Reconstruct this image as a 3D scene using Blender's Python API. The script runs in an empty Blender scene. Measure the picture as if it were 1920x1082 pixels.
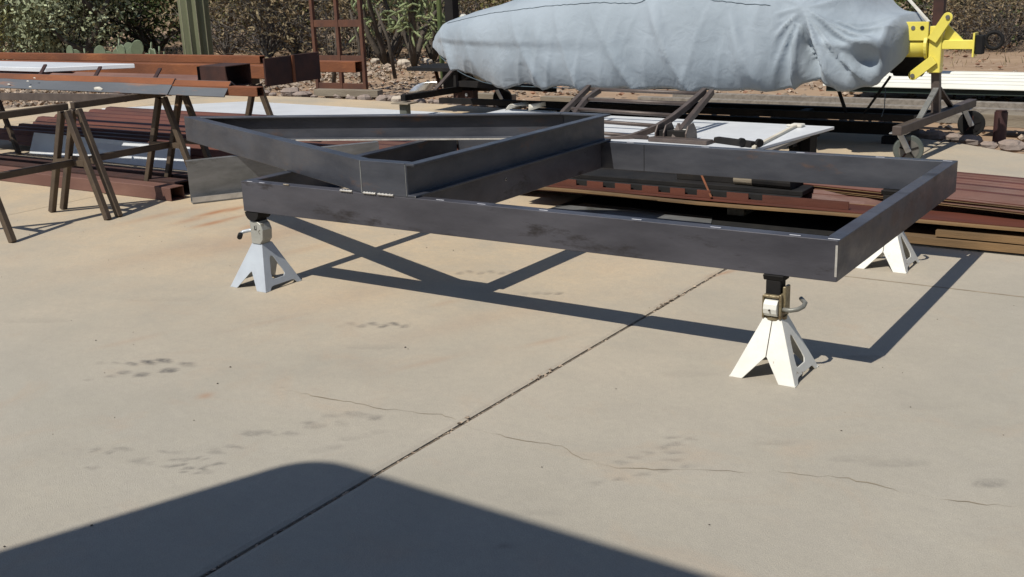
import bpy, bmesh, math, random
from math import radians, sin, cos, pi, atan2, sqrt
from mathutils import Vector, Matrix, noise
random.seed(7)
C = bpy.context.scene
COL = C.collection
V = Vector

# ------------------------------------------------------------------ camera
cam = bpy.data.cameras.new('camera'); cam_o = bpy.data.objects.new('camera', cam); COL.objects.link(cam_o)
F_PX, PITCH, ROLL, YAW = 2077.4, 0.2784, -0.0388, -0.5976
CP = V((3.3919, -3.0639, 1.2103))
fw = V((sin(YAW)*cos(PITCH), cos(YAW)*cos(PITCH), -sin(PITCH)))
rt0 = V((cos(YAW), -sin(YAW), 0)); up0 = rt0.cross(fw)
rt = cos(ROLL)*rt0 + sin(ROLL)*up0; up = -sin(ROLL)*rt0 + cos(ROLL)*up0
cam_o.matrix_world = Matrix(((rt.x, up.x, -fw.x, CP.x), (rt.y, up.y, -fw.y, CP.y), (rt.z, up.z, -fw.z, CP.z), (0, 0, 0, 1)))
cam.sensor_width = 36; cam.lens = F_PX/1920*36; cam.clip_start = .05; cam.clip_end = 2000
C.camera = cam_o

# ------------------------------------------------------------------ world, sun, exposure
SX, SY = 0.1481, 0.7368                       # ground shift of a shadow per metre of height
to_sun = V((-SX, -SY, 1)).normalized()
elev = math.asin(to_sun.z)
w = bpy.data.worlds.new('World'); C.world = w; w.use_nodes = True
nt = w.node_tree; bg = nt.nodes['Background']
sky = nt.nodes.new('ShaderNodeTexSky'); sky.sky_type = 'NISHITA'; sky.sun_disc = False
sky.sun_elevation = elev; sky.sun_rotation = atan2(to_sun.x, to_sun.y); sky.altitude = 700
sky.air_density = 1.0; sky.dust_density = 1.2; sky.ozone_density = 1.6
nt.links.new(sky.outputs[0], bg.inputs[0]); bg.inputs[1].default_value = 0.078
sl = bpy.data.lights.new('sun', 'SUN'); sl.energy = 4.1; sl.angle = radians(.53); sl.color = (1, .95, .85)
so = bpy.data.objects.new('sun', sl); COL.objects.link(so)
so.rotation_euler = to_sun.to_track_quat('Z', 'Y').to_euler(); so.location = (0, -5, 12)
C.view_settings.view_transform = 'Standard'; C.view_settings.look = 'None'
C.view_settings.exposure = 0.17; C.view_settings.gamma = 1; C.view_settings.use_curve_mapping = False
C.cycles.max_bounces = 6; C.cycles.transparent_max_bounces = 4

# ------------------------------------------------------------------ helpers
def G(px, py, z=0):                            # point of the photograph at height z
    d = fw + rt*((px-960)/F_PX) - up*((py-541)/F_PX); return CP + d*((z-CP.z)/d.z)
def AY(px, py, Y):                             # point of the photograph on the vertical plane y = Y
    d = fw + rt*((px-960)/F_PX) - up*((py-541)/F_PX); return CP + d*((Y-CP.y)/d.y)
ORG = {}
class MB:
    def __init__(s): s.v = []; s.f = []
    def add(s, vs, fs):
        n = len(s.v); s.v += [V(a) for a in vs]; s.f += [tuple(i+n for i in f) for f in fs]; return s
    def box(s, a, b):
        x0, y0, z0 = a; x1, y1, z1 = b
        return s.add([(x0,y0,z0),(x1,y0,z0),(x1,y1,z0),(x0,y1,z0),(x0,y0,z1),(x1,y0,z1),(x1,y1,z1),(x0,y1,z1)],
                     [(0,3,2,1),(4,5,6,7),(0,1,5,4),(1,2,6,5),(2,3,7,6),(3,0,4,7)])
    def beam(s, p, q, a, b, upv=(0,0,1)):      # box bar from p to q, a wide, b high
        p, q = V(p), V(q); d = (q-p).normalized(); u = V(upv)
        if abs(d.dot(u)) > .97: u = V((1,0,0))
        r = d.cross(u).normalized(); u = r.cross(d)
        vs = [e + r*sx*a/2 + u*sz*b/2 for e in (p, q) for sx, sz in ((-1,-1),(1,-1),(1,1),(-1,1))]
        return s.add(vs, [(0,1,2,3),(7,6,5,4),(0,4,5,1),(1,5,6,2),(2,6,7,3),(3,7,4,0)])
    def prof(s, p, q, pts, upv=(0,0,1), q_pts=None):   # extrude 2D profile (right, up) from p to q
        p, q = V(p), V(q); d = (q-p).normalized(); u = V(upv); r = d.cross(u).normalized(); u = r.cross(d)
        n = len(pts); qp = q_pts or pts
        vs = [p + r*a + u*b for a, b in pts] + [q + r*a + u*b for a, b in qp]
        return s.add(vs, [tuple(range(n))[::-1], tuple(range(n, 2*n))] + [(i, (i+1) % n, n+(i+1) % n, n+i) for i in range(n)])
    def tube(s, pts, r, n=8, cap=True):
        pts = [V(a) for a in pts]; rs = r if isinstance(r, (list, tuple)) else [r]*len(pts)
        b = len(s.v); ref = None
        for i, p in enumerate(pts):
            d = (pts[min(i+1, len(pts)-1)] - pts[max(i-1, 0)]).normalized()
            if ref is None: ref = V((0,0,1)) if abs(d.z) < .9 else V((1,0,0))
            x = d.cross(ref).normalized(); y = x.cross(d).normalized(); ref = y
            s.v += [p + (x*cos(2*pi*k/n) + y*sin(2*pi*k/n))*rs[i] for k in range(n)]
        for i in range(len(pts)-1):
            for k in range(n):
                a = b+i*n+k; c = b+i*n+(k+1) % n; s.f.append((a, c, c+n, a+n))
        if cap: s.f.append(tuple(range(b, b+n))[::-1]); e = b+(len(pts)-1)*n; s.f.append(tuple(range(e, e+n)))
        return s
    def disc(s, c, ax, r, th, n=20, r2=None):  # short cylinder about axis ax
        ax = V(ax).normalized(); c = V(c)
        return s.tube([c-ax*th/2, c+ax*th/2], [r, r2 or r], n)
    def build(s, name, m, parent=None, smooth=False, bevel=0, local=False):
        o_ = V((0,0,0)) if (parent is None or local) else ORG[parent.name]
        me = bpy.data.meshes.new(name); me.from_pydata([v-o_ for v in s.v], [], s.f)
        bm = bmesh.new(); bm.from_mesh(me); bmesh.ops.recalc_face_normals(bm, faces=bm.faces); bm.to_mesh(me); bm.free()
        me.materials.append(m)
        if smooth: me.shade_smooth()
        o = bpy.data.objects.new(name, me); COL.objects.link(o)
        if parent is not None: o.parent = parent
        ORG[o.name] = o_
        if bevel:
            bv = o.modifiers.new('bevel', 'BEVEL'); bv.width = bevel; bv.segments = 1; bv.limit_method = 'ANGLE'
        return o
def tag(o, label=None, cat=None, group=None, kind=None):
    if label: o['label'] = label
    if cat: o['category'] = cat
    if group: o['group'] = group
    if kind: o['kind'] = kind
    return o
def thing(name, label, cat, loc=(0,0,0), group=None, rz=0):
    o = bpy.data.objects.new(name, None); COL.objects.link(o); o.empty_display_size = .1
    o.location = loc; o.rotation_euler.z = rz; ORG[o.name] = V(loc); return tag(o, label, cat, group)
def tagm(o, loc):                               # move a single-mesh thing's origin to loc (mesh data shifted)
    o.data.transform(Matrix.Translation(-V(loc))); o.location = loc; return o
def dup(root, label, loc, rz=None, scale=None, group=None):
    r = root.copy(); COL.objects.link(r); r.location = loc; r['label'] = label
    if rz is not None: r.rotation_euler.z = rz
    if scale: r.scale = scale
    if group: r['group'] = group
    for ch in list(root.children):
        c = ch.copy(); COL.objects.link(c); c.parent = r
        for g in list(ch.children):
            d = g.copy(); COL.objects.link(d); d.parent = c
    return r

# ------------------------------------------------------------------ materials
def mat(name, c1, c2=None, scale=6, rough=.8, metal=0, bump=0, bscale=60, c3=None, c3_at=.62, c3_w=.08, c3scale=3, stretch=(1,1,1), island=0, spec=.5, fine=0):
    m = bpy.data.materials.new(name); m.use_nodes = True; t = m.node_tree; N = t.nodes; L = t.links
    b = N['Principled BSDF']; b.inputs['Roughness'].default_value = rough; b.inputs['Metallic'].default_value = metal
    b.inputs['Specular IOR Level'].default_value = spec
    tc = N.new('ShaderNodeTexCoord'); mp = N.new('ShaderNodeMapping'); mp.inputs['Scale'].default_value = stretch
    L.new(tc.outputs['Object'], mp.inputs[0])
    def noi(sc, det=5, ro=.6):
        n = N.new('ShaderNodeTexNoise'); n.inputs['Scale'].default_value = sc; n.inputs['Detail'].default_value = det
        n.inputs['Roughness'].default_value = ro; L.new(mp.outputs[0], n.inputs['Vector']); return n
    def mix(f, a, c, typ='MIX'):
        x = N.new('ShaderNodeMix'); x.data_type = 'RGBA'; x.blend_type = typ
        if isinstance(f, float): x.inputs[0].default_value = f
        else: L.new(f, x.inputs[0])
        for i, q in ((6, a), (7, c)):
            if isinstance(q, tuple): x.inputs[i].default_value = (*q, 1)
            else: L.new(q, x.inputs[i])
        return x.outputs[2]
    def ramp(src, lo, hi):
        r = N.new('ShaderNodeMapRange'); r.inputs[1].default_value = lo; r.inputs[2].default_value = hi; L.new(src, r.inputs[0]); return r.outputs[0]
    col = c1
    if c2: col = mix(ramp(noi(scale).outputs[0], .35, .65), c1, c2)
    if c3: col = mix(ramp(noi(c3scale, 8, .7).outputs[0], c3_at, c3_at+c3_w), col if not isinstance(col, tuple) else c1, c3)
    if island:
        g = N.new('ShaderNodeNewGeometry'); hv = N.new('ShaderNodeHueSaturation')
        hv.inputs['Value'].default_value = 1
        mr = N.new('ShaderNodeMapRange'); mr.inputs[3].default_value = 1-island; mr.inputs[4].default_value = 1+island
        L.new(g.outputs['Random Per Island'], mr.inputs[0]); L.new(mr.outputs[0], hv.inputs['Value'])
        if isinstance(col, tuple): hv.inputs['Color'].default_value = (*col, 1)
        else: L.new(col, hv.inputs['Color'])
        col = hv.outputs[0]
    if isinstance(col, tuple): b.inputs['Base Color'].default_value = (*col, 1)
    else: L.new(col, b.inputs['Base Color'])
    if fine:
        L.new(ramp(noi(scale*2.3, 6).outputs[0], .3, .7), (q := N.new('ShaderNodeMapRange')).inputs[0])
        q.inputs[3].default_value = max(.05, rough-fine); q.inputs[4].default_value = min(1, rough+fine); L.new(q.outputs[0], b.inputs['Roughness'])
    if bump:
        bn = N.new('ShaderNodeBump'); bn.inputs['Strength'].default_value = bump; bn.inputs['Distance'].default_value = .01
        L.new(noi(bscale, 4).outputs[0], bn.inputs['Height']); L.new(bn.outputs[0], b.inputs['Normal'])
    return m
M = {}
M['steel'] = mat('mill_scale_steel', (.048,.053,.068), (.085,.090,.108), 5, .42, .35, .06, 90, c3=(.19,.090,.040), c3_at=.60, c3_w=.22, c3scale=3.6, stretch=(.6,1,2), fine=.12)
M['steel_purple'] = mat('mill_scale_steel_warm', (.055,.054,.065), (.092,.090,.106), 4, .44, .3, .06, 80, c3=(.032,.028,.030), c3_at=.57, c3_w=.1, c3scale=6, stretch=(.6,1,2), fine=.12)
M['bright'] = mat('cut_bright_steel', (.62,.60,.56), (.45,.43,.40), 30, .4, .3)
M['chalk'] = mat('chalk_line', (.68,.69,.72), (.5,.5,.55), 40, .9)
M['weld'] = mat('weld_bead', (.40,.36,.30), (.18,.14,.1), 60, .5, .4, .4, 200)
M['rust'] = mat('rusted_steel', (.215,.072,.026), (.13,.046,.021), 7, .85, .0, .25, 120, c3=(.27,.10,.035), c3_at=.58, c3_w=.12, c3scale=5, stretch=(.35,1,1))
M['rack_rust'] = mat('brown_rusted_rack', (.115,.045,.024), (.07,.03,.02), 7, .85, 0, .2, 120, c3=(.16,.07,.03), c3_at=.6, c3_w=.1, c3scale=5)
M['rust_dark'] = mat('dark_rusted_steel', (.030,.013,.011), (.058,.022,.015), 9, .85, 0, .2, 120)
M['angle'] = mat('scaled_angle_steel', (.115,.125,.140), (.085,.092,.105), 3, .6, .2, .12, 90, c3=(.26,.13,.075), c3_at=.60, c3_w=.12, c3scale=2.4, stretch=(.5,2,4))
M['pinkrust'] = mat('pinkish_brown_steel', (.20,.105,.080), (.13,.062,.048), 5, .7, .1, .15, 90, stretch=(.3,1,1))
M['horse'] = mat('brown_tube_steel', (.060,.042,.030), (.105,.075,.048), 9, .65, .15, .15, 100, c3=(.16,.07,.03), c3_at=.62, c3_w=.1, c3scale=8)
M['deckred'] = mat('weathered_red_brown_panel', (.125,.036,.021), (.060,.020,.013), 5, .6, .0, .1, 80, c3=(.15,.065,.038), c3_at=.60, c3_w=.15, c3scale=3, stretch=(.25,1,1), fine=.1)
M['tan'] = mat('tan_sheet_edge', (.24,.145,.065), (.11,.07,.036), 5, .85, 0, .2, 80, stretch=(.3,1,3))
M['white'] = mat('white_painted_sheet', (.74,.76,.79), (.66,.68,.71), 4, .30, .0, .03, 30, c3=(.40,.36,.30), c3_at=.70, c3_w=.08, c3scale=4)
M['galv'] = mat('galvanised_steel', (.16,.165,.165), (.25,.255,.26), 5, .45, .4, .06, 60, c3=(.075,.075,.06), c3_at=.55, c3_w=.12, c3scale=3, stretch=(1,1,3))
M['black'] = mat('black_painted_steel', (.012,.012,.013), (.022,.020,.019), 6, .75, .0, .1, 60, spec=.15, c3=(.07,.035,.022), c3_at=.66, c3_w=.08, c3scale=5)
M['rail'] = mat('brown_grey_bar_steel', (.075,.058,.052), (.115,.090,.078), 10, .5, .25, .1, 80)
M['stand'] = mat('silver_white_stand_paint', (.52,.56,.60), (.46,.49,.53), 12, .38, .25, .05, 90, c3=(.34,.30,.24), c3_at=.70, c3_w=.06, c3scale=18)
M['stand_old'] = mat('worn_cream_stand_paint', (.74,.735,.69), (.66,.65,.60), 10, .5, .05, .08, 90, c3=(.28,.19,.10), c3_at=.645, c3_w=.05, c3scale=16)
M['collar_pale'] = mat('pale_cast_collar', (.42,.42,.39), (.34,.34,.31), 16, .5, .3, .2, 100, c3=(.22,.18,.12), c3_at=.63, c3_w=.06, c3scale=22)
M['brass'] = mat('grimy_yellowed_metal', (.34,.29,.18), (.16,.11,.06), 30, .45, .5, .2, 100)
M['collar'] = mat('grey_cast_collar', (.27,.27,.245), (.20,.20,.18), 16, .5, .4, .2, 100, c3=(.16,.12,.07), c3_at=.63, c3_w=.06, c3scale=22)
M['chrome'] = mat('zinc_plated_steel', (.60,.62,.64), (.45,.46,.48), 20, .28, .7)
M['rubber'] = mat('black_rubber', (.015,.015,.016), (.022,.021,.020), 20, .85, spec=.2)
M['green_rubber'] = mat('grey_green_caster_tyre', (.065,.080,.072), (.095,.105,.095), 12, .7)
M['hub'] = mat('caster_hub', (.15,.145,.13), (.10,.095,.085), 12, .6)
M['yellow'] = mat('yellow_paint', (.80,.70,.14), (.72,.62,.11), 6, .32, 0, .03, 50, c3=(.45,.36,.08), c3_at=.72, c3_w=.05, c3scale=9)
M['fabric'] = None
M['seam'] = mat('dark_seam_thread', (.07,.10,.12), (.05,.07,.09), 20, .9)
M['timber'] = mat('weathered_timber', (.25,.215,.165), (.17,.14,.105), 6, .9, 0, .4, 60, stretch=(.2,2,2))
M['timber_y'] = mat('weathered_grey_board', (.26,.235,.205), (.16,.14,.12), 8, .9, 0, .4, 60, stretch=(3,.3,3))
M['rib'] = mat('cream_ribbed_sheet', (.74,.73,.66), (.66,.65,.58), 3, .45, 0, .03, 40)
M['rib_edge'] = mat('dark_green_sheet_edge', (.015,.04,.03), (.02,.03,.025), 5, .7)
M['stucco'] = mat('tan_stucco', (.40,.32,.24), (.36,.29,.22), 4, .9, 0, .4, 90)
M['roof'] = mat('roof_sheet', (.12,.10,.09), (.16,.13,.11), 3, .8, 0, .3, 40)
M['rock1'] = mat('grey_pink_rock', (.30,.235,.20), (.20,.165,.145), 9, .95, 0, .6, 60, island=.25)
M['rock2'] = mat('pale_cream_rock', (.52,.46,.38), (.40,.34,.28), 9, .95, 0, .5, 60, island=.2)
M['gravel'] = mat('tan_gravel', (.36,.285,.215), (.21,.165,.13), 30, .95, 0, .5, 60, island=.45)
M['stone_red'] = mat('rust_coloured_chips', (.30,.16,.10), (.20,.11,.07), 30, .95, 0, .5, 60, island=.4)
M['bark'] = mat('dark_bark', (.055,.045,.036), (.095,.078,.06), 12, .95, 0, .5, 60)
M['twig'] = mat('grey_dry_twigs', (.16,.145,.13), (.09,.078,.07), 12, .95)
def leaf(name, c1, c2, isl=.45): return mat(name, c1, c2, 2.5, .75, 0, island=isl, spec=.2)
M['leaf_olive'] = leaf('olive_leaves', (.23,.215,.080), (.115,.120,.048))
M['leaf_dark'] = leaf('dark_green_leaves', (.050,.078,.030), (.105,.125,.048))
M['leaf_grey'] = leaf('grey_green_leaves', (.36,.385,.25), (.22,.25,.145))
M['leaf_brown'] = leaf('brown_dry_leaves', (.23,.17,.10), (.15,.125,.075))
M['cholla'] = leaf('pale_green_cactus_joints', (.25,.285,.14), (.17,.21,.11), .3)
M['pad'] = mat('cactus_pad_skin', (.155,.19,.115), (.12,.15,.09), 9, .6, island=.25)
M['saguaro'] = mat('saguaro_skin', (.150,.160,.090), (.095,.105,.058), 4, .7, 0, .15, 60, stretch=(1,1,.3))
M['spine'] = mat('pale_cactus_ridge', (.30,.28,.20), (.20,.20,.14), 20, .9)
M['debris'] = mat('dark_debris', (.035,.028,.022), (.06,.045,.03), 20, .9)
M['paper'] = mat('scuffed_white_tape', (.70,.68,.62), (.5,.47,.40), 20, .8)
M['plank'] = mat('cream_stick', (.66,.62,.52), (.50,.45,.36), 9, .8, stretch=(2,.4,2))
M['bucket_red'] = mat('faded_maroon_can', (.075,.030,.030), (.05,.022,.022), 6, .6)

# fabric with weave and stain variation
def fabric():
    m = mat('blue_grey_canvas', (.325,.375,.425), (.282,.328,.372), 2.2, .88, 0, 0, c3=(.235,.280,.328), c3_at=.52, c3_w=.25, c3scale=1.1, spec=.2)
    t = m.node_tree; N, L = t.nodes, t.links; b = N['Principled BSDF']
    b.inputs['Sheen Weight'].default_value = .15
    tc = [n for n in N if n.type == 'TEX_COORD'][0]
    n1 = N.new('ShaderNodeTexNoise'); n1.inputs['Scale'].default_value = 9; n1.inputs['Detail'].default_value = 6; n1.inputs['Distortion'].default_value = .6
    n2 = N.new('ShaderNodeTexNoise'); n2.inputs['Scale'].default_value = 260; n2.inputs['Detail'].default_value = 2
    L.new(tc.outputs['Object'], n1.inputs['Vector']); L.new(tc.outputs['Object'], n2.inputs['Vector'])
    b1 = N.new('ShaderNodeBump'); b1.inputs['Strength'].default_value = .35; b1.inputs['Distance'].default_value = .03
    b2 = N.new('ShaderNodeBump'); b2.inputs['Strength'].default_value = .25; b2.inputs['Distance'].default_value = .002
    L.new(n1.outputs[0], b1.inputs['Height']); L.new(n2.outputs[0], b2.inputs['Height'])
    L.new(b1.outputs[0], b2.inputs['Normal']); L.new(b2.outputs[0], b.inputs['Normal']); return m
M['fabric'] = fabric()

# concrete with attribute driven stains
def concrete():
    m = bpy.data.materials.new('broom_finished_concrete'); m.use_nodes = True; t = m.node_tree; N, L = t.nodes, t.links
    b = N['Principled BSDF']; b.inputs['Roughness'].default_value = .88; b.inputs['Specular IOR Level'].default_value = .3
    tc = N.new('ShaderNodeTexCoord')
    def noi(sc, det=6, ro=.6, st=(1,1,1), dist=0):
        mp = N.new('ShaderNodeMapping'); mp.inputs['Scale'].default_value = st; mp.inputs['Rotation'].default_value = (0,0,.35)
        L.new(tc.outputs['Object'], mp.inputs[0]); n = N.new('ShaderNodeTexNoise'); n.inputs['Scale'].default_value = sc
        n.inputs['Detail'].default_value = det; n.inputs['Roughness'].default_value = ro; n.inputs['Distortion'].default_value = dist
        L.new(mp.outputs[0], n.inputs['Vector']); return n.outputs[0]
    def mr(s, a, c, lo=0, hi=1):
        r = N.new('ShaderNodeMapRange'); r.inputs[1].default_value = a; r.inputs[2].default_value = c; r.inputs[3].default_value = lo; r.inputs[4].default_value = hi
        L.new(s, r.inputs[0]); return r.outputs[0]
    def mix(f, a, c, typ='MIX'):
        x = N.new('ShaderNodeMix'); x.data_type = 'RGBA'; x.blend_type = typ
        (L.new(f, x.inputs[0]) if not isinstance(f, float) else setattr(x.inputs[0], 'default_value', f))
        for i, q in ((6, a), (7, c)):
            if isinstance(q, tuple): x.inputs[i].default_value = (*q, 1)
            else: L.new(q, x.inputs[i])
        return x.outputs[2]
    def att(n):
        a = N.new('ShaderNodeAttribute'); a.attribute_name = n; return a.outputs['Fac']
    grey, dust = (.435,.402,.340), (.67,.495,.295)
    c = mix(att('dust'), grey, dust)
    c = mix(mr(noi(1.3, 8, .7), .35, .68, 0, .75), c, (.345,.318,.262))
    c = mix(mr(noi(3.2, 8, .7, (1,2.4,1), .5), .42, .72, 0, .32), c, (.47,.43,.34))
    c = mix(mr(noi(2.3, 6, .65, (1,1,1), 1.2), .55, .75, 0, .40), c, (.46,.335,.23))
    c = mix(mr(noi(38, 8, .8), .35, .7, .0, .38), c, (.29,.265,.23))
    c = mix(mr(noi(240, 4, .7), .38, .66, 0, .40), c, (.24,.22,.195))
    mm = N.new('ShaderNodeMath'); mm.operation = 'MULTIPLY'; mm.use_clamp = True; L.new(att('stain'), mm.inputs[0]); L.new(mr(noi(55, 6, .75), .32, .6, .6, 1.9), mm.inputs[1])
    c = mix(mm.outputs[0], c, (.095,.09,.085))
    c = mix(att('rusty'), c, (.33,.135,.050))
    L.new(c, b.inputs['Base Color'])
    n1 = N.new('ShaderNodeBump'); n1.inputs['Strength'].default_value = .6; n1.inputs['Distance'].default_value = .003
    n2 = N.new('ShaderNodeBump'); n2.inputs['Strength'].default_value = .18; n2.inputs['Distance'].default_value = .02
    L.new(noi(300, 4, .6), n1.inputs['Height']); L.new(noi(7, 6, .6), n2.inputs['Height'])
    L.new(n2.outputs[0], n1.inputs['Normal']); L.new(n1.outputs[0], b.inputs['Normal']); return m
M['concrete'] = concrete()
M['joint'] = mat('dirty_joint_filler', (.20,.165,.125), (.11,.088,.065), 30, .95, 0, .6, 90, c3=(.30,.24,.18), c3_at=.60, c3_w=.08, c3scale=9)
M['crack'] = mat('crack_dirt', (.20,.165,.12), (.32,.27,.20), 12, .95)
def dirt():
    m = mat('desert_dirt', (.34,.235,.150), (.25,.165,.105), 1.1, .95, 0, .9, 14, c3=(.42,.32,.23), c3_at=.52, c3_w=.2, c3scale=5)
    return m
M['dirt'] = dirt()

# ------------------------------------------------------------------ ground
def ground_sheet():
    xs = [-1200,-400,-120,-60]+[-40+i*.8 for i in range(76)]+[24,40,60,120,400,1200]
    ys = [-1200,-300,-80,-20,-8]+[-4+i*.8 for i in range(70)]+[60,90,160,400,1200]
    m = MB(); nx = len(xs)
    for y in ys:
        for x in xs:
            onc = (-8.6 < x < 14 and -14 < y < 7)
            far = max(0, min(1, (y-8)/8))
            z = -.075 if onc else -.05 + .10*far + .10*noise.noise(V((x*.35, y*.35, 0)))*(.3+far) + .0
            m.v.append(V((x, y, z)))
    for j in range(len(ys)-1):
        for i in range(nx-1):
            a = j*nx+i; m.f.append((a, a+1, a+1+nx, a+nx))
    o = m.build('desert_ground', M['dirt'], smooth=True); tag(o, 'tan desert dirt beyond the concrete', kind='structure')
ground_sheet()

# stains on the concrete: (px, py, radius along, radius across, angle of pixel row, strength)
stains = []
def blob(px, py, lx, ly, k, skew=.5): 
    c = G(px, py); stains.append((c.x, c.y, px, py, lx, ly, k, skew))
for i, (x, y) in enumerate([(188,681),(219,681),(248,683),(279,680),(308,677),(352,684)]): blob(x, y, (9,9,11,13,15,15)[i], (3,3,4,5,5,5)[i], (.2,.25,.5,.7,.62,.4)[i], -1.1)
for i, (x, y) in enumerate([(208,705),(233,698),(266,702),(318,694),(165,712)]): blob(x, y, (10,12,14,16,9)[i], (3,4,5,5,3)[i], (.3,.45,.55,.7,.2)[i], 1.2)
for i in range(7): blob(640+i*20, 611-(i % 2)*3, 8, 4, (.1,.25,.4,.5,.55,.6,.4)[i], (1.2,-1.2)[i % 2])
for i in range(6): blob(862+i*20, 512-(i % 2)*2, 7, 3, .35, (1,-1)[i % 2])
for i in range(4): blob(985+i*21, 550, 8, 3, .15+.1*i, .8)
rb = random.Random(4)
for i in range(16): blob(150+i*17+rb.uniform(-6,6), 862+rb.uniform(-24,26), rb.uniform(6,17), rb.uniform(2.5,5), rb.uniform(.10,.38), rb.uniform(-1.6,1.6))
for i in range(11): blob(325+rb.uniform(0,85), 858+rb.uniform(-2,30), rb.uniform(5,11), rb.uniform(2,3.5), rb.uniform(.25,.6), rb.uniform(.4,1.8))
for i in range(15): blob(400+i*22+rb.uniform(-9,9), 838-i*4.5+rb.uniform(-16,12), rb.uniform(8,22), rb.uniform(3,7), rb.uniform(.12,.34), rb.uniform(-1.4,1.6))
for i in range(5): blob(600+i*28, 842-i*9+rb.uniform(-6,6), rb.uniform(10,24), 5, rb.uniform(.06,.16), 1)
for i in range(6): blob(1165+i*26, 868-i*9, 10, 4, .28, -1)
for i in range(5): blob(1120+i*42, 905-i*8, 13, 4, .25, .9)
for i in range(4): blob(1262, 820+i*14, 20, 3, .25, .1)
blob(1855,905,34,9,.30,.2); blob(1680,868,60,8,.16,.1); blob(945,1022,14,5,.35); blob(1600,860,50,7,.12); blob(1450,830,40,5,.12); blob(1620,672,40,6,.22,-.3)
blob(700,650,60,5,.10); blob(1290,700,60,7,.08); blob(60,600,70,6,.08); blob(300,560,80,5,.07); blob(1750,760,80,8,.07); blob(1000,960,60,7,.09)
rusts = [(470,450,150,16,.22),(330,470,160,14,.14),(900,600,160,14,.10),(640,560,170,18,.10),(405,398,40,3,.8),(440,392,24,3,.7),(400,418,34,3,.7),(430,410,30,2,.5),(360,412,34,4,.4),(470,425,20,4,.4),(300,404,70,4,.3),(520,600,90,4,.12),(800,680,60,5,.15),(385,742,14,5,.4),(1355,512,24,3,.5),(835,568,30,4,.15),(1025,640,40,4,.2),(560,470,80,5,.15),(240,640,60,4,.12)]
import numpy as np
def slab(name, x0, x1, y0, y1, step, clip=None, label=None):
    nx = max(2, int((x1-x0)/step)+1); ny = max(2, int((y1-y0)/step)+1)
    xs = np.linspace(x0, x1, nx)
    ys = np.linspace(y0, y1, ny)
    if step < .02: ys = np.concatenate([np.arange(y0, -1.7, .06), np.arange(-1.7, 1.5, .012), np.linspace(1.5, y1, 70)]); ny = len(ys)
    X, Y = np.meshgrid(xs, ys); X = X.ravel(); Y = Y.ravel()
    if clip is not None:
        Y = np.minimum(Y, np.interp(X, clip[0], clip[1]))
    edge = np.minimum(np.minimum(X-x0, x1-X), 1)
    Z = -np.clip((.006-edge)/.006, 0, 1)*.004
    me = bpy.data.meshes.new(name)
    faces = [(j*nx+i, j*nx+i+1, (j+1)*nx+i+1, (j+1)*nx+i) for j in range(ny-1) for i in range(nx-1)]
    verts = np.stack([X, Y, Z], 1).tolist(); n = len(verts)
    rim = [i for i in range(nx)] + [j*nx+nx-1 for j in range(1, ny)] + [(ny-1)*nx+i for i in range(nx-2, -1, -1)] + [j*nx for j in range(ny-2, 0, -1)]
    verts += [(verts[i][0], verts[i][1], -.09) for i in rim]
    faces += [(rim[k], n+k, n+(k+1) % len(rim), rim[(k+1) % len(rim)]) for k in range(len(rim))]
    me.from_pydata(verts, [], faces)
    # stains in ground coordinates, laid out from their photographed centres
    r = np.array(rt); u = np.array(up); f = np.array(fw); P = np.stack([X, Y, Z*0], 1)-np.array(CP)
    dz = P@f; PX = 960+F_PX*(P@r)/dz; PY = 541-F_PX*(P@u)/dz; ok = dz > .3
    st = np.zeros(len(X)); ru = np.zeros(len(X))
    for (cx, cy, px, py, lx, ly, k, sk) in stains:
        dv = PY-py; du = (PX-px) + sk*dv
        e = np.abs(du/lx)**3 + np.abs(dv/ly)**3; grad = .65+.35*np.clip(dv/ly, -1, 1)*(1 if sk > 0 else -1); st = np.maximum(st, k*grad*np.clip(1.25-.9*e, 0, 1)*ok)
    for (px, py, lx, ly, k) in rusts:
        e = ((PX-px)/lx)**2 + ((PY-py+.22*(PX-px))/ly)**2; ru = np.maximum(ru, k*np.exp(-e)*ok)
    # dust drifted warm towards the back left
    D = np.clip((Y+1.2)/1.9, 0, 1)*np.clip((2.9-X)/2.4, 0, 1)*.9 + np.clip((Y-1)/3, 0, 1)*.15
    D = np.clip(D, 0, 1)
    z = [0.0]*len(rim)
    for nm, arr in (('stain', st), ('rusty', ru), ('dust', D)):
        a = me.attributes.new(nm, 'FLOAT', 'POINT'); a.data.foreach_set('value', list(arr.astype(float))+z)
    me.materials.append(M['concrete']); me.update()
    o = bpy.data.objects.new(name, me); COL.objects.link(o); return tag(o, label, kind='structure')
EDGE = ([-9,-7.6,-7.25,-6.6,-5.9,-5.1,-4.3,-3.3,-2.4,-1.0,.5,1.2,1.75,2.15,2.6,4,9,14],
        [1.0,4.3,5.15,5.45,5.62,5.66,5.62,5.55,5.45,5.35,5.2,4.95,4.7,4.42,4.2,4.05,4.1,4.2])
slab('concrete_slab', -2.395, 1.634, -3.2, 6, .0125, EDGE, 'dusty tan concrete slab under the steel frame')
slab('concrete_slab', 1.647, 5.6, -3.2, 6, .016, EDGE, 'grey concrete slab right of the long joint')
slab('concrete_slab', -6.4, -2.407, -4, 6, .05, EDGE, 'tan concrete slab below the rusty steel stock')
slab('concrete_slab', -9, -6.412, -4, 6, .05, EDGE, 'concrete slab at the far left beside the gravel')
slab('concrete_slab', 5.612, 13, -3.2, 6, .1, EDGE, 'concrete slab beyond the right edge')
slab('concrete_slab', -2.395, 1.634, -12, -3.212, .15, None, 'concrete slab in the building shade')
slab('concrete_slab', 1.646, 13, -12, -3.212, .15, None, 'concrete floor of the open garage')
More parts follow.
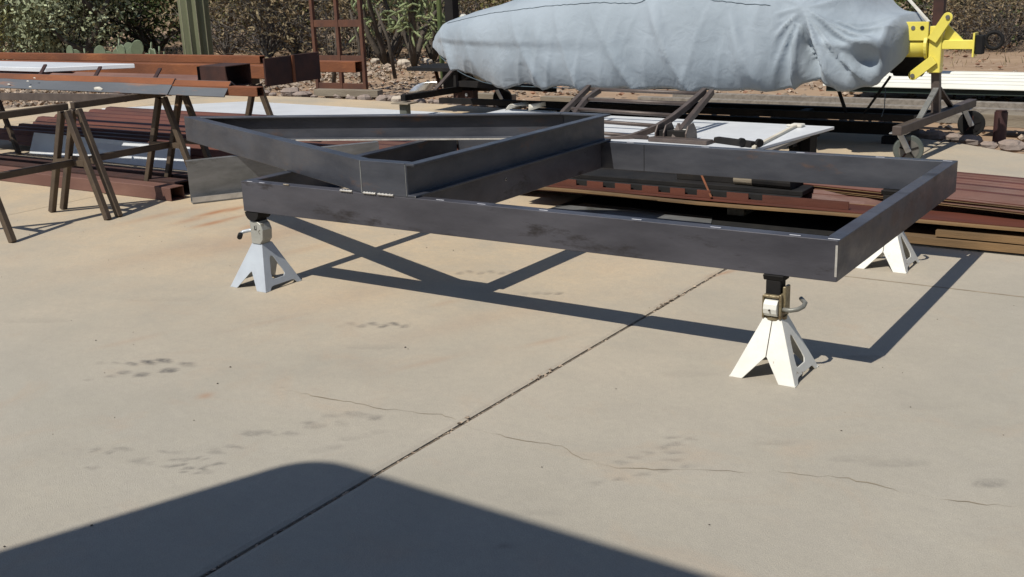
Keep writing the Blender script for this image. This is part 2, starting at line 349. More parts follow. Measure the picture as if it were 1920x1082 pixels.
jf = MB(); jf.box((1.630,-12,-.04),(1.650,5.4,-.008)).box((-2.411,-4,-.04),(-2.391,5.45,-.012)).box((-6.416,-4,-.04),(-6.396,5.4,-.012)).box((5.596,-12,-.04),(5.616,5,-.012))
tag(jf.build('joint_filler', M['joint']), 'dirt packed in the concrete joints', kind='structure')
# grit lying along the long joint
def rockmesh(m, c, r, flat=.6, rnd=random):
    pts = [(0,0,1),(0,0,-1)] + [(cos(a)*.9, sin(a)*.9, h) for a, h in ((i*pi/3+rnd.random()*.5, (.35 if i % 2 else -.3)+rnd.uniform(-.2,.2)) for i in range(6))]
    vs = [V(p)*rnd.uniform(.75,1.2) for p in pts]
    rz = Matrix.Rotation(rnd.random()*6.3, 3, 'Z'); sx = rnd.uniform(.8,1.5)
    vs = [rz @ V((v.x*r*sx, v.y*r, v.z*r*flat)) + V(c) for v in vs]
    fs = [(0, 2+i, 2+(i+1) % 6) for i in range(6)] + [(1, 2+(i+1) % 6, 2+i) for i in range(6)]
    m.add(vs, fs)
m = MB()
for i in range(260):
    y = random.uniform(-1.9, 1.6); rockmesh(m, (1.640+random.gauss(0, .004), y, -.006), random.uniform(.002,.0055))
for i in range(26):
    rockmesh(m, (1.640+random.gauss(0,.008), random.choice((-.8,-.33,.55,.75))+random.gauss(0,.05), -.001), random.uniform(.004,.008))
tag(m.build('joint_grit', M['gravel']), 'loose grit in the long concrete joint', kind='stuff')
# hairline crack
def crack(pts, wmax, name='crack'):
    P = []
    for a, b in zip(pts[:-1], pts[1:]):
        A, B = G(*a), G(*b); n = max(2, int((B-A).length/.02))
        for i in range(n): P.append(A.lerp(B, i/n))
    P.append(G(*pts[-1])); m = MB(); L = []
    for i, p in enumerate(P):
        d = (P[min(i+1, len(P)-1)]-P[max(0, i-1)]).normalized(); nrm = V((-d.y, d.x, 0))
        q = p + nrm*noise.noise(V((i*.31, 1.7, 0)))*.010 + nrm*noise.noise(V((i*.93, 3.7, 0)))*.014; wd = wmax*max(.05, .35+1.3*noise.noise(V((i*.17, 5.1, 2))))
        if i < 6 or i > len(P)-6: wd *= .4
        L.append((q+nrm*wd+V((0,0,.0012)), q-nrm*wd+V((0,0,.0012))))
    vs = [x for ab in L for x in ab]; m.add(vs, [(2*i, 2*i+1, 2*i+3, 2*i+2) for i in range(len(L)-1)])
    return tag(m.build(name, M['crack']), None, kind='structure')
crack([(520,727),(585,742),(620,748),(690,762),(740,768),(775,771),(800,776),(825,778),(852,788)], .0030)
crack([(862,797),(900,807),(960,822),(1050,838),(1075,850),(1120,868),(1160,876),(1240,883),(1330,880),(1420,884),(1500,886),(1590,898),(1690,924),(1760,936),(1850,946),(1920,947)], .0022)
m = MB()
m.box((1.66,1.168,.0005),(5.59,1.176,.0015)); tag(m.build('tooled_groove', M['crack']), 'faint tooled line across the right slab', kind='structure')
# small debris on the slab
m = MB()
for px, py in [(408,720),(346,425),(134,602),(172,986),(8,1026),(1016,877),(432,689),(262,444),(150,445),(760,652),(765,655),(850,470),(800,465),(3,520),(180,639),(1155,730),(870,470),(1330,985),(1692,700),(1655,690),(640,436)]:
    rockmesh(m, G(px, py)+V((0,0,.002)), random.uniform(.002,.004), .5)
for i in range(110):
    rockmesh(m, (random.uniform(-2.3,5), random.uniform(-1.6,3.2), .001), random.uniform(.0012,.0028), .5)
tag(m.build('debris', M['debris']), 'specks of dirt and seed scattered on the concrete', kind='stuff')

# ------------------------------------------------------------------ garage behind the camera, whose roof throws the foreground shade
gar = thing('garage', 'tan stucco garage with a wide roof overhang behind the viewer', 'building', (4,-8,0))
RZ = 2.75
corner = V((1.425-SX*(RZ+.14), -1.13-SY*(RZ+.14), 0))
pl = []
d1 = V((1,-.036,0)).normalized(); d2 = V((-.345,-.94,0)).normalized()
A0 = corner + d2*.13; A1 = corner + d1*.13
for t in range(7):
    t /= 6; pl.append(A0*(1-t)**2 + corner*2*t*(1-t) + A1*t*t)
pl += [corner+d1*9.5, corner+d1*9.5+V((0,-9,0)), corner+d2*9.3+V((0,0,0))]
m = MB(); n = len(pl)
m.add([(p.x,p.y,RZ) for p in pl]+[(p.x,p.y,RZ+.14) for p in pl], [tuple(range(n)), tuple(range(n,2*n))]+[(i,(i+1)%n,n+(i+1)%n,n+i) for i in range(n)])
m.build('roof', M['roof'], gar)
MB().box((-.6,-11.4,0),(10,-11.2,RZ)).build('wall', M['stucco'], gar)
MB().box((9.8,-11.2,0),(10,-3.6,RZ)).build('wall', M['stucco'], gar)
MB().box((-.6,-11.2,0),(-.4,-7.6,RZ)).build('wall', M['stucco'], gar)
MB().box((.55,-4.9,0),(.69,-4.76,RZ)).build('post', M['stucco'], gar)

# ------------------------------------------------------------------ steel trailer frame
L_, W_, H_, h_, a_, s_, t_ = 2.44, 1.4605, .437, .1237, .8626, .2133, 1.8278
WT, FT, FW = .007, .009, .045
def perp(d): return V((-d.y, d.x))
def offs(P, dprev, dcur, d):                    # point at distance d inside both edges meeting at P (2D, ccw)
    n1 = perp(dprev); n2 = perp(dcur); den = 1+n1.dot(n2)
    return P + (n1+n2)*(d/den)
def channel(name, P, Q, z, m_, parent, dP=None, dQ=None, h=h_, fl=FW, label=None, flip=False):
    """C-channel from P to Q (2D, outer web line), flanges to the left of P->Q; dP/dQ: direction of the neighbouring member for a mitre."""
    P, Q = V(P), V(Q); d = (Q-P).normalized()
    def pt(e, x):
        if e == 0: return offs(P, V(dP).normalized(), d, x) if dP else P+perp(d)*x
        return offs(Q, d, V(dQ).normalized(), x) if dQ else Q+perp(d)*x
    pr = [(0,0),(fl,0),(fl,FT),(WT,FT),(WT,h-FT),(fl,h-FT),(fl,h),(0,h)]
    vs = []
    for e in (0, 1):
        for x, y in pr:
            q = pt(e, x); vs.append((q.x, q.y, z+y))
    n = len(pr)
    mm = MB().add(vs, [tuple(range(n))[::-1], tuple(range(n,2*n))]+[(i,(i+1)%n,n+(i+1)%n,n+i) for i in range(n)])
    o = mm.build(name, M[m_], parent, bevel=.0016)
    if label: o['label'] = label
    return o
fr = thing('trailer_frame', 'large rectangular grey steel channel frame standing on three jack stands', 'steel frame', (L_/2, W_/2, 0))
zb = H_-h_
channel('side_rail', (0,0), (L_,0), zb, 'steel_purple', fr, dP=(0,-1), dQ=(0,1), label='near long rail of purplish mill scale steel')
channel('end_rail', (L_,0), (L_,W_), zb, 'steel_purple', fr, dP=(1,0), label='right end rail')
channel('end_rail', (0,W_), (0,0), zb, 'steel', fr, dQ=(1,0), label='left end rail')
# far rail: web on the inside
channel('side_rail', (.0455,W_-.045), (L_-.0455,W_-.045), zb, 'steel', fr, fl=.045, label='far long rail with its flat web facing the camera')
channel('cross_member', (a_+.012,.0456), (a_+.012,W_-.0456), zb, 'steel_purple', fr, label='cross member below the pointed tongue frame')
MB().box((L_-.0075,-.0014,zb+.016),(L_-.001,-.0002,H_-.014)).build('cut_edge', M['bright'], fr)
MB().disc((a_+.0125,.62,zb+.085),(1,0,0),.006,.004,12).build('bolt', M['bright'], fr)
MB().disc((a_+.0133,.62,zb+.085),(1,0,0),.004,.004,12).build('bolt_hole', M['rubber'], fr)
for x in (.985,1.165,1.42,1.77,2.04,2.29,2.405): MB().box((x,.012,H_+.0002),(x+.034,.0165,H_+.0009)).build('chalk_mark', M['chalk'], fr)
for x in (.03,.10): MB().box((x,.004,H_+.0002),(x+.03,.008,H_+.0009)).build('chalk_mark', M['chalk'], fr)
for x in (1.0,1.37,1.80,2.13,2.39): MB().box((x,W_-.03,H_+.0002),(x+.035,W_-.024,H_+.0009)).build('chalk_mark', M['chalk'], fr)
MB().box((1.095,W_-.0462,zb+.002),(1.0975,W_-.0451,H_-.002)).build('butt_seam', M['rubber'], fr)
# tongue frame
tg = thing('tongue_frame', 'pointed five-sided steel channel frame lying on top of the rectangular frame', 'steel frame', (0, W_/2, H_))
zt = H_+.0006
p1 = V((a_-s_-t_, W_/2)); p2 = V((a_-s_, 0)); p3 = V((a_, 0)); p4 = V((a_, W_)); p5 = V((a_-s_, W_))
channel('side_piece', p2, (a_-.003,0), zt, 'steel', tg, dP=(p2-p1))
channel('slanted_rail', p1, p2, zt, 'steel', tg, dP=(p1-p5), dQ=(1,0), label='near slanted rail')
channel('slanted_rail', p5, p1, zt, 'steel', tg, dP=(-1,0), dQ=(p2-p1), label='far slanted rail showing its inside')
channel('side_piece', (a_-.003,W_), p5, zt, 'steel', tg, dQ=(p1-p5))
channel('end_rail', (a_-.002,W_), (a_-.002,0), zt, 'steel', tg, fl=.042, label='wide end rail opening to the right')
# weld beads and bright spots
def weldline(p, q, parent, r=.004, n=9, name='weld_bead', z=0):
    m = MB(); p, q = V(p), V(q)
    pts = [p.lerp(q, i/n)+V((0,0,.0012*(i%2))) for i in range(n+1)]
    m.tube(pts, [r*(.75+.5*(i%2)) for i in range(n+1)], 6); return m.build(name, M['weld'] if name == 'weld_bead' else M['bright'], parent, smooth=True)
for x0, x1 in ((.655,.715),(.725,.80),(.54,.60)): weldline((x0,-.003,H_+.003), (x1,-.003,H_+.003), tg, name='bright_weld', r=.0042)
weldline((.010,1.19,H_+.004),(.010,1.215,H_+.004), tg, name='bright_weld')
weldline((.24,.0,H_+.003),(.27,.0,H_+.003), tg, name='weld_bead', r=.003)
MB().box((a_+.0385,-.0012,zt+.003),(a_+.0398,-.0001,zt+.008)).build('cut_edge', M['bright'], tg)
MB().box((a_-.002,-.0014,zt+.004),(a_+.0005,-.0002,zt+h_-.004)).build('cut_edge', M['galv'], tg)
MB().box((a_-s_-.004,-.0011,zt+.002),(a_-s_+.001,-.0002,zt+h_-.002)).build('butt_seam', M['galv'], tg)
e1 = V((p5.x, p5.y, 0)); e2 = V((p1.x, p1.y, 0)); ed = (e2-e1).normalized(); en = V((-ed.y, ed.x, 0))
MB().beam(e1+ed*.12+en*.0455+V((0,0,zt+.0045)), e1+ed*1.35+en*.0455+V((0,0,zt+.0045)), .0012, .0075).build('lip_highlight', M['bright'], tg)  # bright strip paints the light caught along the flange lip
MB().box((-.35,W_-.02,zt+.001),(-.30,W_-.015,zt+.002)).build('chalk_mark', M['chalk'], tg)

# ------------------------------------------------------------------ jack stands
def poly_sheet(outer, holes, xf, th):
    """flat sheet with holes; 2D points -> xf(u, v, depth)"""
    bm = bmesh.new(); loops = []
    for pts in [outer]+holes:
        vs = [bm.verts.new((p[0], p[1], 0)) for p in pts]; es = [bm.edges.new((vs[i], vs[(i+1) % len(vs)])) for i in range(len(vs))]; loops.append((vs, es))
    bmesh.ops.triangle_fill(bm, edges=[e for l in loops for e in l[1]], use_beauty=True)
    bm.verts.index_update(); V2 = [v.co.copy() for v in bm.verts]; Fc = [tuple(v.index for v in f.verts) for f in bm.faces]
    rim = [[v.index for v in l[0]] for l in loops]; bm.free(); n = len(V2)
    vs = [xf(v.x, v.y, 0) for v in V2] + [xf(v.x, v.y, th) for v in V2]
    fs = [f for f in Fc] + [tuple(i+n for i in f[::-1]) for f in Fc]
    for r in rim:
        for i in range(len(r)): fs.append((r[i], r[(i+1) % len(r)], r[(i+1) % len(r)]+n, r[i]+n))
    return vs, fs
def jack_stand(x, y, top, label, old, style):
    t = thing('jack_stand', label, 'jack stand', (x, y, 0), 'jack stands under the steel frame')
    pm = M['stand_old'] if old else M['stand']; B, T, HH = .104, .029, .178
    def face(ang, typ):
        n = V((cos(ang), sin(ang), 0)); r = V((-sin(ang), cos(ang), 0))
        def xf(u, v, d):
            k = v/HH; half = B+(T-B)*k; return n*(half-d-.0006) + r*(u*(half-d)) + V((0,0,v))
        if typ == 'V': outer = [(-1,0),(-.62,0),(-.02,.070),(.02,.070),(.50,.0),(1,0),(1,.03),(1,.09),(1,HH),(-1,HH),(-1,.09),(-1,.03)]; holes = []
        else:
            outer = [(-1,0),(-.72,0),(-.66,.012),(-.55,.016),(.60,.016),(.70,.012),(.76,0),(1,0),(1,.03),(1,.09),(1,HH),(-1,HH),(-1,.09),(-1,.03)]
            hp = [(-.50,.048),(-.42,.040),(.24,.040),(.38,.050),(.37,.062),(.22,.100),(.10,.120),(-.08,.128),(-.26,.122),(-.36,.106),(-.50,.062)]
            holes = [hp]
        return poly_sheet(outer, holes, xf, .0032)
    body = MB()
    for k, typ in ((0,'W'),(1,'V'),(2,'W'),(3,'V')): body.add(*face(k*pi/2, typ))
    for o_ in (body,):
        for i in range(len(o_.v)): pass
    base = V((x, y, 0)); body.v = [v+base for v in body.v]
    body.build('pyramid_base', pm, t, bevel=.0012)
    if old: MB().add([base+V((-.0012,-(T+.0009),HH)),base+V((.0012,-(T+.0009),HH)),base+V((.0012,-(B+(T-B)*.40+.0009),.071)),base+V((-.0012,-(B+(T-B)*.40+.0009),.071))],[(0,1,2,3)]).build('seam', M['debris'], t)
    for sx in (-1,1):
        for sy in (-1,1): MB().box((x+sx*B-.012*(sx>0)-.0,y+sy*B-.012*(sy>0),0.0002),(x+sx*B+.012*(sx<0),y+sy*B+.012*(sy<0),.0035)).build('foot', pm, t)
    if style == 'housing':
        cm = M['brass']
        MB().tube([base+V((0,0,HH-.004)), base+V((0,0,HH+.006))], .034, 16).build('collar_weld', cm, t, smooth=False)
        c = MB()
        c.box((x-.032,y-.034,HH),(x-.026,y+.034,HH+.072)).box((x+.020,y-.034,HH),(x+.028,y+.034,HH+.078)).box((x-.026,y+.01,HH),(x+.020,y+.032,HH+.072)).box((x-.030,y-.036,HH+.066),(x+.022,y+.02,HH+.074))
        c.build('ratchet_housing', cm, t, bevel=.002)
        MB().prof((x-.024,y-.022,HH+.034),(x+.018,y-.022,HH+.034),[(.026*cos(q*pi/6),.028*sin(q*pi/6)) for q in range(12)]).build('pawl_cover', M['stand_old'], t, bevel=.001)
        MB().disc((x-.003,y-.049,HH+.032),(0,1,0),.003,.006,8).build('pin', M['debris'], t)
        MB().box((x+.026,y-.02,HH+.02),(x+.036,y+.02,HH+.10)).build('housing_plate', cm, t, bevel=.002)
        MB().tube([V((x+.02,y-.02,HH+.030)),V((x+.054,y-.024,HH+.032)),V((x+.072,y-.014,HH+.035)),V((x+.082,y+.006,HH+.040)),V((x+.080,y+.028,HH+.045)),V((x+.058,y+.052,HH+.050))],.0068,10).build('handle', M['collar'], t, smooth=True)
        MB().box((x-.026,y-.022,HH+.072),(x+.020,y+.022,top-.018)).build('ratchet_post', M['black'], t, bevel=.002)
        MB().prof((x-.034,y,top-.0185),(x+.030,y,top-.0185),[(-.022,0),(.022,0),(.03,.018),(-.03,.018)]).build('saddle', M['black'], t, bevel=.002)
    else:
        cm = M['collar_pale']
        MB().box((x-.030,y-.030,HH-.002),(x+.026,y+.022,HH+.094)).build('collar', cm, t, bevel=.003)
        pts = [(-.028,0),(.018,0),(.036,.02),(.040,.06),(.030,.085),(.012,.094),(-.028,.094)]
        MB().prof((x-.0,y-.034,HH),(x-.0,y+.020,HH),[(a+.006,b) for a,b in pts]).build('ratchet_housing', cm, t, bevel=.002)
        # stamped U slot mark and round stamp
        MB().box((x+.000,y-.0348,HH+.058),(x+.004,y-.0338,HH+.076)).box((x+.004,y-.0348,HH+.058),(x+.010,y-.0338,HH+.062)).box((x+.010,y-.0348,HH+.058),(x+.013,y-.0338,HH+.079)).build('stamped_mark', M['rubber'], t)
        MB().tube([V((x+.030+.006*cos(q),y-.0345,HH+.052+.008*sin(q))) for q in [k*pi/5+1.2 for k in range(7)]],.0009,5).build('round_stamp', M['debris'], t)
        MB().tube([V((x-.02,y-.01,HH+.050)),V((x-.055,y-.012,HH+.047)),V((x-.082,y-.020,HH+.040)),V((x-.088,y-.030,HH+.034)),V((x-.068,y-.055,HH+.028))],.0075,10).build('handle', M['stand'], t, smooth=True)
        MB().tube([V((x-.082,y-.038,HH+.032)),V((x-.064,y-.060,HH+.027))],.0105,12).build('handle_grip', M['rubber'], t)
        MB().prof((x-.0,y-.040,HH+.094),(x-.0,y+.036,HH+.094),[(.038*cos(pi+q*pi/8)-.002,.038+.036*sin(pi+q*pi/8)) for q in range(9)]).build('saddle', M['black'], t)
        MB().box((x-.022,y-.02,HH+.09),(x+.02,y+.02,top-.001)).build('ratchet_post', M['black'], t)
        MB().box((x-.052,y-.0885,.150),(x-.037,y-.0875,.160)).build('sticker', M['angle'], t) if False else None
    return t
jack_stand(.042,.042,zb,'silver jack stand under the left front corner of the frame, handle pointing left',False,'collar')
jack_stand(2.252,.024,zb,'worn cream jack stand nearest the camera with grimy ratchet housing and bent handle',True,'housing')
jack_stand(2.205,1.412,zb,'cream jack stand under the far right corner, top hidden behind the end rail',True,'housing')

# ------------------------------------------------------------------ sawhorses
def sawhorse(x, y0, y1, zt_, spread, label, loc_first=None):
    t = thing('sawhorse', label, 'sawhorse', (x, (y0+y1)/2, 0), 'brown steel sawhorses carrying the stock')
    MB().beam((x,y0-.02,zt_-.02),(x,y1+.02,zt_-.02),.036,.036).build('top_bar', M['horse'], t, bevel=.003)
    for yy in (y0, y1):
        for sgn in (-1, 1):
            MB().beam((x+sgn*.022,yy,zt_-.042),(x+sgn*spread,yy,.001),.036,.030,(0,1,0)).build('leg', M['horse'], t, bevel=.003)
        k = .52
        MB().beam((x-spread*k*1.0,yy+.02,zt_*(1-k)),(x+spread*k*1.0,yy+.02,zt_*(1-k)),.02,.025).build('cross_tie', M['horse'], t) if False else None
    MB().beam((x+.02,y0,.30),(x+.02,y1,.30),.030,.036).build('stretcher', M['horse'], t, bevel=.003)
    MB().beam((x-spread*.50,y0+.005,.30),(x+spread*.50,y0+.005,.30),.022,.03).build('cross_tie', M['horse'], t)
    MB().beam((x-spread*.50,y1-.005,.30),(x+spread*.50,y1-.005,.30),.022,.03).build('cross_tie', M['horse'], t)
    return t
sawhorse(-1.965,.02,.585,.62,.25,'brown tube sawhorse at the left picture edge, nearest the camera')
sawhorse(-1.975,.665,1.245,.62,.25,'brown tube sawhorse in the middle of the row, second from the camera')
sawhorse(-1.965,1.39,1.99,.62,.25,'brown tube sawhorse under the right end of the stock, half behind the pointed frame')
sawhorse(-4.735,1.30,1.86,.62,.25,'brown tube sawhorse further left under the long stock, thin against the gravel')

# ------------------------------------------------------------------ long stock on the sawhorses
def box_tube(name, x0, x1, y, z, w_, hgt, m_, label, wall=.005, cat='steel tube', group='long steel stock on the sawhorses'):
    t = thing(name, label, cat, ((x0+x1)/2, y+w_/2, z), group)
    m = MB(); n = 4
    o4 = [(0,0),(w_,0),(w_,hgt),(0,hgt)]; i4 = [(wall,wall),(w_-wall,wall),(w_-wall,hgt-wall),(wall,hgt-wall)]
    vs = [(x, y+a, z+b) for x in (x0, x1) for a, b in o4] + [(x, y+a, z+b) for x in (x0, x1) for a, b in i4]
    fs = []
    for k in range(4):
        j = (k+1) % 4
        fs += [(k, j, 4+j, 4+k), (8+j, 8+k, 12+k, 12+j), (k, 8+k, 8+j, j), (4+j, 12+j, 12+k, 4+k)]
    m.add(vs, fs).build('tube_wall', M[m_], t, bevel=.003)
    d = MB(); xx = x1-.25; d.add([(xx,y+wall+.0005,z+wall+.0005),(xx,y+w_-wall-.0005,z+wall+.0005),(xx,y+w_-wall-.0005,z+hgt-wall-.0005),(xx,y+wall+.0005,z+hgt-wall-.0005)],[(0,1,2,3)])
    d.build('inner_plug', M['debris'], t); return t
def angle_iron(name, x0, x1, y, z, leg, m_, label, inv=True, lean=45, group='long steel stock on the sawhorses', skew=0):
    a = radians(lean); th = .006
    # inverted V: ridge at (y, z+h); near leg drops towards -y
    d1 = V((0,-cos(a),-sin(a))); d2 = V((0,sin(a),-cos(a))); rz = z+leg*max(sin(a), cos(a))
    R = V((0,y,rz)); n1 = V((0,sin(a),-cos(a))); 
    prof = [R, R+d1*leg, R+d1*leg+d2*th, R+d1*th+d2*th, R+d2*leg+d1*th, R+d2*leg]
    vs = [(x0, p.y, p.z) for p in prof] + [(x1+skew*(rz-p.z), p.y, p.z) for p in prof]; k = 6
    o = MB().add(vs, [tuple(range(k))[::-1], tuple(range(k,2*k))]+[(i,(i+1)%k,k+(i+1)%k,k+i) for i in range(k)]).build(name, M[m_])
    if m_ == 'angle':
        nn = V((0,-sin(a),cos(a)))*.0008; q = [R+d1*.002+nn, R+d1*leg*.40+nn]; e_ = [x1+skew*(rz-p.z)-.001 for p in q]
        sgm = MB(); K = 40
        for i in range(K+1):
            t = i/K; wv = leg*.06*noise.noise(V((i*.7, x0, 0))); pb = R+d1*(leg*.40+wv)+nn
            sgm.v += [V((x0+(e_[0]-x0)*t, q[0].y, q[0].z)), V((x0+(e_[1]-x0)*t, pb.y, pb.z))]
        sgm.f = [(2*i, 2*i+1, 2*i+3, 2*i+2) for i in range(K)]
        sgm.build('rust_band', M['rust'], o)
        bpy.data.objects[[k for k in ORG][-1]].data.transform(Matrix.Translation(-V(((x0+x1)/2, y, z))))
    tagm(o, ((x0+x1)/2, y, z)); return tag(o, label, 'angle iron', group)
def flat(name, p, q, w_, h__, m_, label, cat, group=None, bevel=.002):
    o = MB().beam(p, q, w_, h__).build(name, M[m_], bevel=bevel); tagm(o, (V(p)+V(q))/2); return tag(o, label, cat, group)
Z0 = .6212
angle_iron('angle_iron', -7.5, -1.70, 1.135, Z0, .110, 'angle', 'wide angle iron with paint flecks, front piece of the stock ending short of the others', lean=50)
angle_iron('angle_iron', -6.9, -1.25, 1.137, Z0-.0005, .100, 'angle', 'angle iron nested under the front one, its bare end showing beyond it', lean=50)
box_tube('square_tube', -1.75, -1.03, 1.108, Z0+.0015, .050, .050, 'rust', 'orange rusty square tube whose open end sticks out furthest at the front of the stock')
o = flat('steel_beam', AY(-600,172,1.03), AY(236,184,1.03), .014, .045, 'rail', 'dark channel hanging just below the front angle iron', 'steel beam', 'long steel stock on the sawhorses')
for i, (y, l, x1) in enumerate(((1.255,'thin pinkish angle iron just behind the front pieces',-1.65),(1.345,'thin pinkish angle iron second behind the front pieces',-1.72),(1.435,'thin pinkish angle iron third behind the front pieces',-1.86),(1.53,'thin pinkish angle iron running into the dark box tube offcut',-1.88),(1.63,'thin pinkish angle iron just before the white folded sheet',-1.86))):
    angle_iron('angle_iron', -5.2+.2*i, x1, y, Z0, .062, 'pinkrust', l, lean=40)
box_tube('box_tube', -1.84, -1.62, 1.435, Z0, .20, .125, 'rust_dark', 'dark rusty box tube offcut with its large open end facing right', .006)
box_tube('square_tube', -7.2, -1.63, 1.93, Z0, .085, .080, 'rust', 'long rusty tube ending in a wide dark plate')
box_tube('square_tube', -7.2, -1.97, 2.045, Z0+.0805, .05, .05, 'rust', 'topmost rusty square tube with a black open end')
box_tube('square_tube', -5.2, -1.48, 2.40, Z0, .07, .07, 'rust', 'rusty tube at the back whose open end reaches the tall rack')
# the dark end plate, in two leaves
pt = thing('end_plate', 'wide dark plate of two leaves standing across the ends of the stock', 'steel plate', (-1.6,1.95,.6), 'long steel stock on the sawhorses')
MB().box((-1.62,1.735,.598),(-1.606,1.965,.765)).build('plate_leaf', M['rust_dark'], pt, bevel=.002)
MB().box((-1.622,1.975,.600),(-1.604,2.21,.768)).build('plate_leaf', M['rust_dark'], pt, bevel=.002)
MB().box((-1.625,1.960,.600),(-1.598,1.980,.764)).build('joining_rib', M['rust'], pt)
# short bars laid across
for i, (px, py, l) in enumerate(((72,146,'short rusty cross bar furthest left over the white sheet'),(175,150,'short rusty cross bar at the pointed end of the white sheet'),(287,153,'short rusty cross bar nearest the dark box tube'))):
    flat('cross_bar', AY(px,py,1.14), AY(px+13,py-24,1.40), .022, .012, 'rust_dark', l, 'steel bar', 'short bars laid across the stock')
ws = MB().add([(-7.5,1.50,.675),(-3.45,1.50,.675),(-3.00,1.88,.675),(-7.5,1.88,.675),(-7.5,1.50,.705),(-3.45,1.50,.705),(-3.00,1.88,.705),(-7.5,1.88,.705)],
    [(0,3,2,1),(4,5,6,7),(0,1,5,4),(1,2,6,5),(2,3,7,6),(3,0,4,7)]).build('white_sheet', M['white'], bevel=.003)
tagm(ws, (-5,1.7,.7)); tag(ws, 'white folded sheet lying on the rusty stock, cut to a point', 'metal sheet')
for i, y in enumerate((1.58,1.78)): flat('square_bar', (-7.3,y,.648), (-3.6,y,.648), .05, .052, 'rust', ('rusty bar under the near edge of the white folded sheet','rusty bar under the far edge of the white folded sheet')[i], 'steel bar', 'long steel stock on the sawhorses')
for i, (dx, px, py, l) in enumerate(((.05,185,166,'large'),(.02,60,163,''),(.02,20,158,''),(.015,55,152,''),(.015,68,146,''))):
    c = AY(px, py, 1.082)
    q = MB(); n = 7
    q.add([c+V((dx*cos(k*2*pi/n)*random.uniform(.6,1.1), -.012, dx*.32*sin(k*2*pi/n)*random.uniform(.6,1.1))) for k in range(n)]+[c+V((0,-.016,0))], [(k,(k+1)%n,n) for k in range(n)])
    o = q.build('paint_fleck', M['paper']); o.parent = [x for x in bpy.data.objects if x.name.startswith('angle_iron')][0]
    o.data.transform(Matrix.Translation(-V(o.parent.location)))

# ------------------------------------------------------------------ tubes on the ground at left
for i, (y, x1, l) in enumerate(((1.085,-1.80,'brown box tube on the ground, frontmost of three with an open black end'),(1.235,-1.90,'brown box tube on the ground, middle of three'),(1.40,-2.0,'brown box tube on the ground, rear of three'))):
    box_tube('box_tube', -6.0, x1, y, .001, .10, .078, 'pinkrust' if i == 0 else 'rust_dark', l, .005, group='box tubes lying on the ground under the sawhorses')
# galvanised channel
gc = thing('galvanised_channel', 'streaked galvanised channel standing on edge beside the frame corner', 'steel channel', (-1.5,1.3,0))
A, D = V((-1.635,1.095,0)), V((.52,.855,0)).normalized(); nr = V((D.y,-D.x,0))
MB().beam(A+nr*-.03+V((0,0,.122)), A+D*1.15+nr*-.03+V((0,0,.122)), .005, .225).build('web', M['galv'], gc)
MB().beam(A+nr*.0+V((0,0,.006)), A+D*1.15+nr*.0+V((0,0,.006)), .065, .006).build('lower_flange', M['galv'], gc)
MB().beam(A+nr*.030+V((0,0,.0245)), A+D*1.15+nr*.030+V((0,0,.0245)), .004, .03).build('lip', M['chrome'], gc)
MB().beam(A+nr*-.052+V((0,0,.238)), A+D*1.15+nr*-.052+V((0,0,.238)), .045, .005).build('upper_flange', M['galv'], gc)
# leaning white sheet and ground sheet
o = MB().add([(-4.46,1.93,.002),(-2.55,1.86,.002),(-2.6,1.93,.150),(-4.42,1.97,.158),(-4.46,1.936,.002),(-2.55,1.866,.002),(-2.6,1.936,.150),(-4.42,1.976,.158)],
    [(0,1,2,3),(7,6,5,4),(0,4,5,1),(1,5,6,2),(2,6,7,3),(3,7,4,0)]).build('leaning_sheet', M['white']); tagm(o,(-3.4,2.03,0)); tag(o,'white metal sheet leaning on edge against the maroon panels','metal sheet')
c4 = [V((-6.16,3.86,0)),V((-4.05,3.78,0)),V((-2.32,4.62,0)),V((-5.07,4.78,0))]
o = MB().add([c+V((0,0,.03)) for c in c4]+[c+V((0,0,.058)) for c in c4],[(0,3,2,1),(4,5,6,7),(0,1,5,4),(1,2,6,5),(2,3,7,6),(3,0,4,7)]).build('flat_white_sheet', M['white'], bevel=.003)
tagm(o,(-4.4,4.2,0)); tag(o,'wide white sheet lying flat behind the pointed frame','metal sheet')
for i, x in enumerate((-5.2,-3.2)):
    flat('batten', (x,3.95,.0155),(x,4.60,.0155),.06,.028,'timber_y',('wooden batten under the left half of the flat white sheet','wooden batten under the right half of the flat white sheet')[i],'batten','battens under the flat white sheet')

# ------------------------------------------------------------------ maroon ribbed panels
def ribbed(x0, x1, y0, z, wid, ribs, hr, m_, name='roof_panel', tilt=0, thick=.004, edge=None):
    pts = []; n = ribs; pitch = wid/n
    for k in range(n):
        y = y0+k*pitch
        pts += [(y,0),(y+pitch*.18,hr),(y+pitch*.45,hr),(y+pitch*.63,0)]
    pts.append((y0+wid, 0)); m = MB(); N_ = len(pts); nseg = 10
    for j in range(nseg+1):
        x = x0+(x1-x0)*j/nseg
        for d in (0, -thick):
            for (y, zz) in pts: m.v.append(V((x, y+tilt*(x-x0), z+zz+d+.006*noise.noise(V((x*.7, y0*3, z*9))))))
    for j in range(nseg):
        b0 = j*2*N_; b1 = (j+1)*2*N_
        for i in range(N_-1):
            m.f.append((b0+i, b0+i+1, b1+i+1, b1+i)); m.f.append((b0+N_+i+1, b0+N_+i, b1+N_+i, b1+N_+i+1))
        m.f.append((b0, b1, b1+N_, b0+N_)); m.f.append((b0+N_-1, b0+2*N_-1, b1+2*N_-1, b1+N_-1))
    for b in (0, nseg*2*N_):
        for i in range(N_-1): m.f.append((b+i, b+N_+i, b+N_+i+1, b+i+1))
    return m
pg = 'long maroon roof panels stacked on the ground'
